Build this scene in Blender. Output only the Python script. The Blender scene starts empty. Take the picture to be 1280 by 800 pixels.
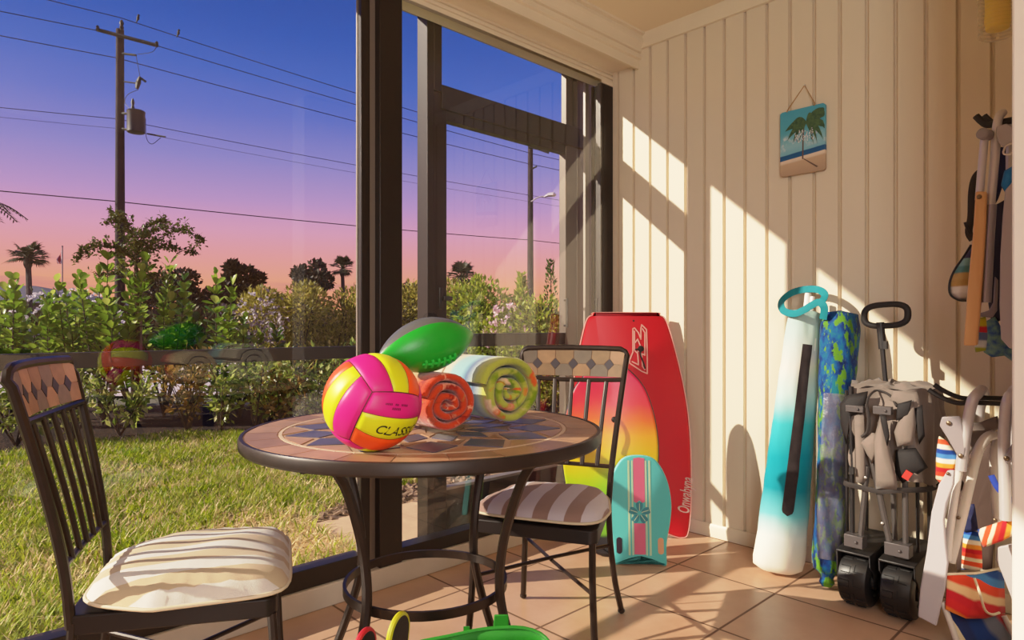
import bpy, bmesh, math, random
from mathutils import Vector, Matrix, noise as mnoise
rng = random.Random(7)
PI = math.pi
# ---------------------------------------------------------------- camera model (1280x800, focal in pixels)
FPX, HOR, CAMH = 815.0, 408.0, 1.02
TH = math.atan2(856.0, FPX)
CS, SN = math.cos(TH), math.sin(TH)
def W(r, f, z=0.0): return Vector((r*CS - f*SN, r*SN + f*CS, z))
def ray(u, v):
    t = (u-640.0)/FPX
    return Vector((-SN + t*CS, CS + t*SN, (HOR-v)/FPX))
EYE = Vector((0, 0, CAMH))
def aty(u, v, y): d = ray(u, v); return EYE + d*(y/d.y)
def atx(u, v, x): d = ray(u, v); return EYE + d*(x/d.x)
def atz(u, v, z): d = ray(u, v); return EYE + d*((z-CAMH)/d.z)
def atf(u, v, f): return EYE + ray(u, v)*f
C = bpy.context.scene.collection
# ---------------------------------------------------------------- materials
def sr(r, g, b):
    def l(c):
        c /= 255.0
        return c/12.92 if c <= .04045 else ((c+.055)/1.055)**2.4
    return (l(r), l(g), l(b), 1.0)
class NT:
    def __init__(s, name):
        s.m = bpy.data.materials.new(name); s.m.use_nodes = True
        s.t = s.m.node_tree; s.t.nodes.clear()
    def n(s, typ, props=None, **ins):
        nd = s.t.nodes.new('ShaderNode'+typ)
        for k, v in (props or {}).items(): setattr(nd, k, v)
        for k, v in ins.items(): s.put(nd, k, v)
        return nd
    def put(s, nd, k, v):
        key = k.replace('_', ' ') if isinstance(k, str) else k
        if isinstance(k, str) and k[0] == 'i' and k[1:].isdigit(): key = int(k[1:])
        sock = nd.inputs[key]
        if isinstance(v, bpy.types.NodeSocket): s.t.links.new(v, sock)
        else: sock.default_value = v
    def out(s, shader):
        o = s.t.nodes.new('ShaderNodeOutputMaterial'); s.t.links.new(shader, o.inputs[0]); return s.m
    def math(s, op, a, b=0.0, c=0.0): return s.n('Math', {'operation': op}, i0=a, i1=b, i2=c).outputs[0]
    def mix(s, f, a, b, mode='MIX'):
        nd = s.t.nodes.new('ShaderNodeMix'); nd.data_type = 'RGBA'; nd.blend_type = mode
        for i, v in ((0, f), (6, a), (7, b)):
            if isinstance(v, bpy.types.NodeSocket): s.t.links.new(v, nd.inputs[i])
            else: nd.inputs[i].default_value = v
        return nd.outputs[2]
    def ramp(s, fac, stops, mode='LINEAR'):
        nd = s.t.nodes.new('ShaderNodeValToRGB'); cr = nd.color_ramp; cr.interpolation = mode
        while len(cr.elements) < len(stops): cr.elements.new(0.5)
        for e, (p, c) in zip(cr.elements, stops): e.position = p; e.color = c
        s.t.links.new(fac, nd.inputs[0]); return nd.outputs[0]
    def obj(s): return s.n('TexCoord').outputs['Object']
    def pos(s): return s.n('NewGeometry').outputs['Position']
    def sep(s, v):
        nd = s.n('SeparateXYZ', i0=v); return nd.outputs
    def noise(s, vec, scale, detail=3.0, rough=.5):
        nd = s.n('TexNoise', Scale=scale, Detail=detail, Roughness=rough); s.t.links.new(vec, nd.inputs['Vector']); return nd.outputs[0]
    def bump(s, h, strength=.3, dist=.01):
        return s.n('Bump', Strength=strength, Distance=dist, Height=h).outputs[0]
    def pbr(s, col, rough=.5, metal=0.0, spec=.5, normal=None, coat=0.0, sheen=0.0, sss=0.0):
        nd = s.n('BsdfPrincipled', Base_Color=col, Roughness=rough, Metallic=metal)
        nd.inputs['Specular IOR Level'].default_value = spec
        nd.inputs['Coat Weight'].default_value = coat; nd.inputs['Coat Roughness'].default_value = .15
        nd.inputs['Sheen Weight'].default_value = sheen
        if normal is not None: s.t.links.new(normal, nd.inputs['Normal'])
        return nd.outputs[0]
_mc = {}
def M(name, col, rough=.5, metal=0.0, spec=.5, var=None, bump=None, coat=0.0, sheen=0.0, col2=None):
    """plain material: colour with optional noise variation (scale, amount) and noise bump (scale, strength)"""
    if name in _mc: return _mc[name]
    t = NT(name); c = col
    if var:
        nz = t.noise(t.obj(), var[0], 4.0)
        c2 = col2 or tuple([x*(1-var[1]) for x in col[:3]]+[1.0])
        c = t.mix(t.ramp(nz, [(.35, (0, 0, 0, 1)), (.65, (1, 1, 1, 1))]), col, c2)
    nrm = None
    if bump: nrm = t.bump(t.noise(t.obj(), bump[0], 3.0), bump[1], bump[2] if len(bump) > 2 else .004)
    _mc[name] = t.out(t.pbr(c, rough, metal, spec, nrm, coat, sheen)); return _mc[name]
def leafmat(name, c1, c2, trans=.35, rough=.45, c3=None):
    if name in _mc: return _mc[name]
    t = NT(name)
    ri = t.n('NewGeometry').outputs['Random Per Island']
    st = [(0.0, c1), (1.0, c2)] if c3 is None else [(0.0, c1), (.8, c2), (1.0, c3)]
    c = t.ramp(ri, st)
    p = t.pbr(c, rough, 0, .4)
    tr = t.n('BsdfTranslucent', Color=c).outputs[0]
    _mc[name] = t.out(t.n('MixShader', i0=trans, i1=p, i2=tr).outputs[0]); return _mc[name]
# ---------------------------------------------------------------- mesh builder
ROOT = {}
class MB:
    def __init__(s): s.v = []; s.f = []; s.mi = []; s.m = 0
    def add(s, vs, fs, m=None):
        o = len(s.v); s.v += [Vector(p) for p in vs]
        for f in fs: s.f.append([i+o for i in f]); s.mi.append(s.m if m is None else m)
    def box(s, c, size, R=None, m=None):
        c = Vector(c); h = [x/2 for x in size]; vs = []
        for x in (-1, 1):
            for y in (-1, 1):
                for z in (-1, 1):
                    p = Vector((x*h[0], y*h[1], z*h[2]))
                    vs.append(c + (R @ p if R else p))
        s.add(vs, [(0, 1, 3, 2), (4, 6, 7, 5), (0, 4, 5, 1), (2, 3, 7, 6), (0, 2, 6, 4), (1, 5, 7, 3)], m)
    def bx(s, x0, x1, y0, y1, z0, z1, m=None): s.box(((x0+x1)/2, (y0+y1)/2, (z0+z1)/2), (abs(x1-x0), abs(y1-y0), abs(z1-z0)), None, m)
    def tube(s, pts, r, n=8, closed=False, caps=True, m=None, sx=1.0, up=None):
        pts = [Vector(p) for p in pts]; k = len(pts); rs = r if isinstance(r, (list, tuple)) else [r]*k
        T = []
        for i in range(k):
            a = pts[i-1] if (i > 0 or closed) else pts[i]; b = pts[(i+1) % k] if (i < k-1 or closed) else pts[i]
            d = b-a; T.append(d.normalized() if d.length > 1e-9 else Vector((0, 0, 1)))
        u = Vector(up) if up else (Vector((0, 0, 1)) if abs(T[0].z) < .9 else Vector((1, 0, 0)))
        nrm = (u - T[0]*u.dot(T[0])).normalized(); vs = []
        for i in range(k):
            if i: 
                nrm = nrm - T[i]*nrm.dot(T[i])
                nrm = nrm.normalized() if nrm.length > 1e-6 else T[i].orthogonal().normalized()
            if up:
                q = Vector(up) - T[i]*Vector(up).dot(T[i])
                if q.length > 1e-3: nrm = q.normalized()
            bi = T[i].cross(nrm)
            for j in range(n):
                a = 2*PI*(j+.5)/n
                vs.append(pts[i] + nrm*math.cos(a)*rs[i]*sx + bi*math.sin(a)*rs[i])
        fs = []
        for i in range(k if closed else k-1):
            i2 = (i+1) % k
            for j in range(n):
                j2 = (j+1) % n; fs.append((i*n+j, i*n+j2, i2*n+j2, i2*n+j))
        if caps and not closed: fs += [tuple(range(n-1, -1, -1)), tuple((k-1)*n+j for j in range(n))]
        s.add(vs, fs, m)
    def prism(s, poly, off, m=None, mback=None):
        poly = [Vector(p) for p in poly]; off = Vector(off); n = len(poly)
        vs = poly + [p+off for p in poly]
        s.add(vs, [tuple(range(n))], m)
        o = len(s.v)-2*n
        s.f.append([o+n+i for i in range(n-1, -1, -1)]); s.mi.append((s.m if m is None else m) if mback is None else mback)
        for i in range(n):
            j = (i+1) % n; s.f.append([o+i, o+n+i, o+n+j, o+j]); s.mi.append((s.m if m is None else m) if mback is None else mback)
    def lathe(s, c, axis, prof, n=24, m=None, caps=True):
        c = Vector(c); a = Vector(axis).normalized(); e1 = a.orthogonal().normalized(); e2 = a.cross(e1); vs = []; fs = []
        for (h, r) in prof:
            for j in range(n):
                t = 2*PI*j/n; vs.append(c + a*h + (e1*math.cos(t)+e2*math.sin(t))*max(r, 1e-5))
        for i in range(len(prof)-1):
            for j in range(n):
                j2 = (j+1) % n; fs.append((i*n+j, i*n+j2, (i+1)*n+j2, (i+1)*n+j))
        if caps: fs += [tuple(range(n-1, -1, -1)), tuple((len(prof)-1)*n+j for j in range(n))]
        s.add(vs, fs, m)
    def ball(s, c, r, n=12, m=None, sc=(1, 1, 1)):
        c = Vector(c); k = max(4, n//2); vs = [c+Vector((0, 0, r*sc[2]))]; fs = []
        for i in range(1, k):
            p = PI*i/k
            for j in range(n):
                t = 2*PI*j/n; vs.append(c+Vector((r*sc[0]*math.sin(p)*math.cos(t), r*sc[1]*math.sin(p)*math.sin(t), r*sc[2]*math.cos(p))))
        vs.append(c-Vector((0, 0, r*sc[2]))); L = len(vs)-1
        for j in range(n):
            j2 = (j+1) % n; fs.append((0, 1+j, 1+j2)); b = 1+(k-2)*n; fs.append((L, b+j2, b+j))
            for i in range(k-2): fs.append((1+i*n+j, 1+(i+1)*n+j, 1+(i+1)*n+j2, 1+i*n+j2))
        s.add(vs, fs, m)
    def grid(s, fn, nu, nv, m=None, closeu=False):
        vs = []; fs = []
        for i in range(nu+1 if not closeu else nu):
            for j in range(nv+1): vs.append(fn(i/nu, j/nv))
        for i in range(nu):
            i2 = (i+1) % nu if closeu else i+1
            for j in range(nv): fs.append((i*(nv+1)+j, i2*(nv+1)+j, i2*(nv+1)+j+1, i*(nv+1)+j+1))
        s.add(vs, fs, m)
    def build(s, name, mats, parent=None, smooth=40, bevel=0.0, fix=True, sub=0, solid=0.0, local=False):
        if not isinstance(mats, (list, tuple)): mats = [mats]
        off = Vector((0, 0, 0))
        if parent is not None and not local: off = ROOT.get(parent.name, Vector((0, 0, 0)))
        me = bpy.data.meshes.new(name); me.from_pydata([tuple(p-off) for p in s.v], [], s.f)
        for m in mats: me.materials.append(m)
        if len(mats) > 1: me.polygons.foreach_set('material_index', s.mi)
        if fix:
            b = bmesh.new(); b.from_mesh(me); bmesh.ops.recalc_face_normals(b, faces=b.faces); b.to_mesh(me); b.free()
        if smooth:
            me.shade_smooth(); me.set_sharp_from_angle(angle=math.radians(smooth))
        me.update()
        o = bpy.data.objects.new(name, me); C.objects.link(o)
        if parent is not None: o.parent = parent; ROOT[o.name] = off
        if solid: md = o.modifiers.new('s', 'SOLIDIFY'); md.thickness = solid; md.offset = 0
        if sub: md = o.modifiers.new('u', 'SUBSURF'); md.levels = sub; md.render_levels = sub
        if bevel: md = o.modifiers.new('b', 'BEVEL'); md.width = bevel; md.segments = 2; md.limit_method = 'ANGLE'; md.angle_limit = math.radians(40)
        return o
def T(name, label, cat, loc=(0, 0, 0), group=None):
    o = bpy.data.objects.new(name, None); C.objects.link(o); o.location = loc; o.empty_display_size = .05
    o['label'] = label; o['category'] = cat
    if group: o['group'] = group
    ROOT[o.name] = Vector(loc); return o
def tag(o, label, cat, group=None, kind=None):
    o['label'] = label; o['category'] = cat
    if group: o['group'] = group
    if kind: o['kind'] = kind
    return o
def S(o): o['kind'] = 'structure'; return o
def SE(name):
    o = bpy.data.objects.new(name, None); C.objects.link(o); o['kind'] = 'structure'; ROOT[o.name] = Vector((0, 0, 0)); return o
def L(o, s): o['label'] = s; return o
def copy_tree(o, parent=None):
    c = o.copy(); C.objects.link(c)
    if parent is not None: c.parent = parent
    for ch in list(o.children): copy_tree(ch, c)
    return c
def bez(p, n=8):
    """Catmull-Rom through points"""
    p = [Vector(q) for q in p]; out = []
    for i in range(len(p)-1):
        a = p[i-1] if i else p[0]*2-p[1]; b = p[i]; c = p[i+1]; d = p[i+2] if i+2 < len(p) else p[-1]*2-p[-2]
        for k in range(n):
            t = k/n
            out.append(.5*((2*b)+(c-a)*t+(2*a-5*b+4*c-d)*t*t+(3*b-a-3*c+d)*t**3))
    out.append(p[-1]); return out
def textmesh(s, size):
    cu = bpy.data.curves.new('t', 'FONT'); cu.body = s; cu.size = size; cu.align_x = 'LEFT'; cu.shear = .25; cu.offset = size*.012; cu.resolution_u = 3
    o = bpy.data.objects.new('t', cu); C.objects.link(o); dg = bpy.context.evaluated_depsgraph_get()
    me = o.evaluated_get(dg).to_mesh(); vs = [v.co.copy() for v in me.vertices]; fs = [tuple(p.vertices) for p in me.polygons]
    o.evaluated_get(dg).to_mesh_clear(); bpy.data.objects.remove(o); bpy.data.curves.remove(cu); return vs, fs
# ================================================================ room
YW, XC, XG, XO, ZC = 2.89, -2.176, -2.215, -2.43, 2.568
bronze = M('dark_bronze', sr(42, 34, 31), .38, .3, .5, bump=(60, .05))
bronzel = M('pale_bronze_edge', sr(128, 116, 106), .45, .3, .5)
alum = M('grey_bronze_door', sr(92, 80, 70), .42, .25, .5)
white_pt = M('cream_trim_paint', sr(232, 218, 192), .42, 0, .4, var=(3, .06), bump=(90, .04))
# floor tiles
t = NT('ceramic_floor_tile'); p = t.pos(); sx = t.sep(p)
def edge(c, o, T_):
    q = t.math('FRACT', t.math('DIVIDE', t.math('SUBTRACT', c, o), T_))
    return t.math('MINIMUM', q, t.math('SUBTRACT', 1.0, q))
ed = t.math('MINIMUM', edge(sx[0], -1.535, .425), edge(sx[1], 2.02, .425))
g = t.ramp(ed, [(.0085, (0, 0, 0, 1)), (.0125, (1, 1, 1, 1))])
fx = t.math('FLOOR', t.math('DIVIDE', t.math('SUBTRACT', sx[0], -1.535), .425)); fy = t.math('FLOOR', t.math('DIVIDE', t.math('SUBTRACT', sx[1], 2.02), .425))
cid = t.n('CombineXYZ', i0=fx, i1=fy, i2=0.0).outputs[0]
rnd = t.n('TexWhiteNoise', {'noise_dimensions': '3D'}, Vector=cid).outputs[0]
nz = t.noise(p, 5.0, 6.0, .6)
tc = t.mix(t.ramp(nz, [(.3, (0, 0, 0, 1)), (.7, (1, 1, 1, 1))]), sr(208, 170, 138), sr(188, 146, 114))
tc = t.mix(t.math('MULTIPLY', rnd, .35), tc, sr(200, 166, 140))
col = t.mix(g, sr(118, 88, 68), tc)
bh = t.math('ADD', g, t.math('MULTIPLY', nz, .12))
floor_m = t.out(t.pbr(col, t.math('ADD', .33, t.math('MULTIPLY', t.math('SUBTRACT', 1.0, g), .4)), 0, .4, t.bump(bh, .35, .004)))
b = MB(); b.bx(-2.2, 1.6, -2.2, YW+.08, -.1, 0); S(b.build('floor', floor_m))
# ceiling
b = MB(); b.bx(-2.45, 1.6, -2.2, YW+.08, ZC, ZC+.1)
S(b.build('ceiling', M('ceiling_paint', sr(238, 222, 192), .7, 0, .2, bump=(200, .06))))
# panelled wall
t = NT('cream_panel_paint'); p = t.pos(); nz = t.noise(p, 2.2, 4.0)
c = t.mix(t.math('MULTIPLY', nz, .35), sr(226, 212, 188), sr(214, 196, 168))
wall_m = t.out(t.pbr(c, .5, 0, .35, t.bump(t.noise(p, 140, 2.0), .04, .002)))
b = MB(); xs = []; x0 = -1.9818-.1051*3
prof = [(-2.227, YW)]
for k in range(44):
    x = x0 + .1051*k
    if x < -2.215: continue
    if x > 1.48: break
    prof += [(x-.008, YW), (x-.0045, YW+.016), (x+.0045, YW+.016), (x+.008, YW)]
prof += [(1.5, YW), (1.5, YW+.06), (-2.227, YW+.06)]
b.prism([(x, y, 0) for x, y in prof], (0, 0, ZC)); S(b.build('wall_back', wall_m, smooth=20))
b = MB(); b.prism([(-2.2, YW, 0), (-2.2, YW-.013, 0), (-2.2, YW-.013, .048), (-2.2, YW-.006, .062), (-2.2, YW, .062)], (2.0, 0, 0)); S(b.build('baseboard_back', white_pt, smooth=30))
b = MB(); b.prism([(-2.2, YW, ZC), (-2.2, YW-.022, ZC), (-2.2, YW-.022, ZC-.03), (-2.2, YW-.014, ZC-.045), (-2.2, YW-.014, ZC-.075), (-2.2, YW, ZC-.078)], (2.0, 0, 0)); S(b.build('trim_1', white_pt, smooth=30))
# wall returning on the right, and the rest of the room behind the camera
pl = M('white_wall_paint', sr(232, 224, 212), .6, 0, .3)
b = MB(); b.bx(-.315, -.13, 2.0, YW-.001, 0, ZC); S(b.build('wall_right', pl, bevel=.006))
b = MB(); b.bx(1.5, 1.6, -2.2, YW, 0, ZC); S(b.build('wall_house', M('beige_wall_paint', sr(214, 190, 158), .7)))
b = MB(); b.bx(-2.2, 1.6, -2.25, -2.15, 0, ZC); S(b.build('wall_front', M('beige_wall_paint', sr(214, 190, 158), .7)))
# crown / valance over the window
pf = [(-2.50, ZC), (-2.000, ZC), (-2.000, ZC-.012), (-2.016, ZC-.015), (-2.016, ZC-.024), (-2.012, ZC-.034), (-2.014, ZC-.05), (-2.026, ZC-.066), (-2.034, ZC-.08), (-2.034, ZC-.092), (-2.046, ZC-.095), (-2.046, ZC-.108), (-2.038, ZC-.112), (-2.038, ZC-.126),
      (-2.052, ZC-.13), (-2.052, 2.392), (-2.066, 2.392), (-2.066, 2.415), (-2.222, 2.42), (-2.227, 2.418), (-2.227, 2.408), (-2.235, 2.406), (-2.235, 2.398), (-2.227, 2.396), (-2.227, 2.386), (-2.235, 2.384), (-2.235, 2.374), (-2.227, 2.372), (-2.227, 2.345), (-2.29, 2.343), (-2.29, 2.42), (-2.50, 2.46)]
b = MB(); b.prism([(x, -2.2, z) for x, z in pf], (0, YW+2.2+.03, 0)); S(b.build('trim_2', white_pt, smooth=25))
# white curb
b = MB(); b.bx(-2.30, XC, -2.2, YW-.012, 0, .082); S(b.build('trim_3', M('white_curb_paint', sr(216, 206, 190), .5, var=(6, .1)), bevel=.004))
# ---------------------------------------------------------------- sliding glass panels
def glassmat(name, boost, tint):
    t = NT(name); fr = t.n('Fresnel', IOR=1.5).outputs[0]
    f = t.math('MINIMUM', t.math('MULTIPLY', fr, boost), 1.0)
    tr = t.n('BsdfTransparent', Color=tint).outputs[0]; gl = t.n('BsdfGlossy', Color=(1, 1, 1, 1), Roughness=.015).outputs[0]
    return t.out(t.n('MixShader', i0=f, i1=tr, i2=gl).outputs[0])
glass = glassmat('window_glass', 1.7, (.95, .95, .95, 1))
def pane(y0, y1, z0, z1, x, root):
    b = MB(); b.add([(x, y0, z0), (x, y1, z0), (x, y1, z1), (x, y0, z1)], [(0, 1, 2, 3)]); return b.build('pane', glass, root, smooth=0, fix=False)
w1 = SE('window_1')
b = MB(); b.bx(-2.26, -2.19, -2.2, 1.303, .082, .152); b.bx(-2.30, -2.24, -2.2, 1.303, 2.36, 2.42); b.build('frame', bronze, w1, bevel=.003)
b = MB(); b.bx(-2.238, -2.206, 1.303, 1.342, .082, 2.343); b.build('stile', bronze, w1, bevel=.003)
b = MB(); b.bx(-2.238, -2.230, 1.2995, 1.303, .09, 2.34); b.bx(-2.24, -2.214, 1.342, 1.369, .082, 2.343); L(b.build('edge_strip', bronzel, w1), 'pale metal edge strip')
pane(-2.2, 1.31, .15, 2.36, XG, w1)
w2 = SE('window_2')
b = MB(); b.bx(-2.230, -2.180, 1.369, 1.474, .082, 2.343); b.build('stile', bronze, w2, bevel=.004)
b = MB(); b.bx(-2.26, -2.19, 1.474, 2.80, .082, .135); b.bx(-2.30, -2.24, 1.474, 2.80, 2.36, 2.42); b.build('frame', bronze, w2, bevel=.003)
b = MB(); b.bx(-2.29, -2.228, 2.81, YW+.06, .08, 2.343); b.bx(-2.25, -2.228, 2.785, 2.81, .08, 2.343); b.bx(-2.31, -2.29, 2.80, YW+.05, .08, 2.343); b.build('jamb', bronze, w2, bevel=.003)
b = MB(); b.bx(-2.33, -2.315, 2.76, 2.79, .08, 2.36); b.bx(-2.36, -2.345, 2.80, 2.83, .08, 2.36); L(b.build('edge_strip', bronzel, w2), 'pale metal edge strip')
pane(1.47, 2.79, .13, 2.36, XG-.012, w2)
# ---------------------------------------------------------------- outer screen frame and door
d1 = SE('door_1')
b = MB(); b.bx(XO-.04, XO+.02, 1.795, 1.875, -.03, 2.135); b.build('stile', bronze, d1, bevel=.003)
b = MB(); b.bx(XO-.03, XO+.02, 2.706, 2.80, -.03, 2.06); b.build('stile', alum, d1, bevel=.003)
b = MB(); b.bx(XO-.025, XO+.015, 1.875, 2.706, .0, .262); b.build('kick_panel', bronze, d1, bevel=.002)
b = MB(); b.bx(XO-.028, XO+.0155, 1.875, 2.706, .255, .268); L(b.build('edge_strip', bronzel, d1), 'pale edge of the kick panel')
b = MB(); b.bx(XO-.028, XO+.018, 1.875, 2.706, .922, .985); b.build('mid_rail', bronze, d1, bevel=.002)
b = MB(); b.bx(XO-.028, XO+.018, 1.875, 2.706, 1.98, 2.03); b.build('top_rail', bronze, d1, bevel=.002)
hp = atx(556, 373, XO+.03)
b = MB(); b.box(hp+Vector((.0, .015, 0)), (.02, .05, .02)); b.bx(hp.x-.02, hp.x, hp.y-.03, hp.y-.01, hp.z-.05, hp.z+.05); b.build('latch', M('black_latch', sr(30, 26, 24), .4), d1, bevel=.003)
for (du, dy) in ((709, .0), (746, .0)):
    q = atx(du, 390, XO+.06 if du < 720 else -2.27); b = MB()
    zt, zb = q.z+.075, q.z-.085
    b.tube([(q.x-.03, q.y+.01, zt-.01), (q.x, q.y, zt-.01)], .006); b.tube([(q.x-.03, q.y+.01, zb+.01), (q.x, q.y, zb+.01)], .006); b.tube([(q.x, q.y, zt), (q.x, q.y, zb)], .007)
    b.build('pull_handle', M('black_latch', sr(30, 26, 24), .4), d1 if du < 720 else w2)
b = MB(); b.bx(XO-.05, XO+.03, 1.757, 1.795, -.05, 2.48); b.bx(XO-.05, XO+.03, 1.795, 1.84, 2.10, 2.48); S(b.build('trim_4', bronze, bevel=.003))
b = MB(); b.bx(XO-.03, XO+.03, 1.84, 2.86, 2.025, 2.137); S(b.build('trim_5', bronze, bevel=.003))
b = MB(); b.bx(XO-.05, XO+.02, 2.802, 2.95, -.05, 2.48); b.bx(XO-.05, XO-.01, 2.745, 2.802, 2.137, 2.48); S(b.build('trim_6', alum, bevel=.003))
b = MB(); b.bx(XO-.05, XO+.05, -2.4, 2.95, 2.45, 2.60); S(b.build('trim_7', bronze))
b = MB(); b.bx(XO-.022, XO+.022, -2.4, 1.757, .889, .938); S(b.build('trim_8', M('dark_rail_bronze', sr(30, 24, 22), .6, 0, .3), bevel=.002))
b = MB(); b.bx(XO-.05, XO+.03, -2.4, 1.757, -.08, .03); S(b.build('trim_9', bronze))
b = MB(); b.bx(XO-.05, -2.29, -2.4, 2.95, -.1, .0); S(b.build('trim_10', M('concrete_sill', sr(186, 160, 130), .8, var=(12, .2))))
# ================================================================ patio table
iron = M('dark_brown_iron', sr(50, 38, 32), .36, .35, .5, var=(30, .25))
ironr = M('rim_brown_iron', sr(48, 36, 31), .42, .3, .5, var=(25, .25))
TF, TR_, TZ = 1.715, -.2258, CAMH-.2648
tc0 = W(TR_, TF, 0); cx, cy = tc0.x, tc0.y
tbl = T('patio_table', 'round mosaic-topped patio table on a dark curved iron base', 'table', (cx, cy, 0))
FW = Vector((-SN, CS, 0)); RT = Vector((CS, SN, 0)); UP = Vector((0, 0, 1))
rot0 = math.radians(18)
b = MB(); R0 = .447
def ang(a): return Vector((math.cos(a), math.sin(a), 0))
# mosaic: 0 tan tiles, 1 slate tiles, 2 grout, 3 pale ring, 4 brown
b.lathe((cx, cy, TZ-.02), (0, 0, 1), [(0, R0), (.0185, R0)], 64, 2)
def tile(pl, m, ins=.0022, h=.002):
    c = sum((Vector(q) for q in pl), Vector())/len(pl)
    top = []
    for q in pl:
        d = Vector(q)-c; top.append(c + d*(1-ins/max(d.length, .01)) + Vector((0, 0, h)))
    n = len(pl); b.add(list(top)+[q+Vector((0, 0, -h*1.5)) for q in top], [tuple(range(n))]+[(i, i+n, (i+1) % n+n, (i+1) % n) for i in range(n)], m)
Z0 = Vector((cx, cy, TZ-.0015))
def P(r, a): return Z0+ang(a)*r
N = 24
for k in range(N):
    a0, a1 = 2*PI*k/N, 2*PI*(k+1)/N; h = (a0+a1)/2
    tile([P(.368, a0), P(.368, h), P(.368, a1), P(.445, a1), P(.445, h), P(.445, a0)], 0 if rng.random() < .6 else 4)
N = 48
for k in range(N):
    a0, a1 = 2*PI*k/N, 2*PI*(k+1)/N; tile([P(.358, a0), P(.358, a1), P(.366, a1), P(.366, a0)], 3, .0005)
N = 14
for ri, (rm, dr, off) in enumerate(((.285, .068, 0), (.168, .058, .5))):
    for k in range(N):
        a = 2*PI*(k+off)/N+rot0; da = PI/N
        tile([P(rm-dr, a), P(rm, a-da*.93), P(rm+dr, a), P(rm, a+da*.93)], 1)
        if ri == 0:
            tile([P(.357, a+da-da*.8), P(.357, a+da), P(.357, a+da+da*.8), P(rm+.012, a+da)], 0)
            tile([P(.357, a+da*.05), P(.357, a+da*.18), P(rm+.03, a+da*.85), P(rm+dr+.002, a+da*.05)], 4) if False else None
            tile([P(rm-.012, a+da), P(rm-dr-.004, a+da*1.85), P(.168+.062, a+da), P(rm-dr-.004, a+da*.15)], 4)
        else:
            tile([P(rm-.01, a+da), P(.108, a+da*.2), P(.098, a+da), P(.108, a+da*1.8)], 0)
for k in range(10):
    a0, a1 = 2*PI*k/10, 2*PI*(k+1)/10; tile([P(.012, (a0+a1)/2), P(.1, a0), P(.102, (a0+a1)/2), P(.1, a1)], 4 if k % 2 else 0)
tanA = M('tan_stone_tile', sr(184, 142, 110), .34, 0, .4, var=(14, .25)); tanB = M('brown_stone_tile', sr(162, 122, 94), .34, 0, .4, var=(14, .25))
slate = M('slate_blue_tile', sr(92, 88, 108), .32, 0, .45, var=(14, .25)); grout = M('tabletop_grout', sr(176, 146, 122), .8); paler = M('pale_stone_ring', sr(214, 186, 160), .5)
b.build('tabletop', [tanA, slate, grout, paler, tanB], tbl, smooth=20)
b = MB(); b.lathe((cx, cy, TZ), (0, 0, 1), [(-.028, .40), (-.03, .44), (-.029, .454), (-.024, .458), (-.004, .458), (.001, .455), (.001, .447), (-.018, .447), (-.022, .40)], 72, caps=False); b.build('rim', ironr, tbl, smooth=35)
lp = [(.715, .335), (.66, .295), (.58, .262), (.49, .236), (.40, .225), (.33, .232), (.24, .262), (.114, .318), (.012, .372)]
for d in (30, 120, 210, 300):
    a = math.radians(d); dr = FW*math.cos(a)+RT*math.sin(a); b = MB()
    tn = UP.cross(dr)
    pts = bez([Vector((cx, cy, z))+dr*r for z, r in lp], 5)
    b.tube(pts, .0115, 8, up=tn, sx=1.15); b.ball(Vector((cx, cy, .012))+dr*.372, .016, 10, sc=(1, 1, .75))
    b.build('leg', iron, tbl)
b = MB(); b.lathe((cx, cy, .35), (0, 0, 1), [(-.011, .205), (.011, .205), (.011, .213), (-.011, .213), (-.011, .205)], 56, caps=False); b.build('brace_ring', iron, tbl, smooth=30)
b = MB()
for d in (30, 120): 
    a = math.radians(d); dr = FW*math.cos(a)+RT*math.sin(a); b.tube([Vector((cx, cy, TZ-.034))-dr*.42, Vector((cx, cy, TZ-.034))+dr*.42], .009, 6)
b.build('support_bar', iron, tbl)
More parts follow.
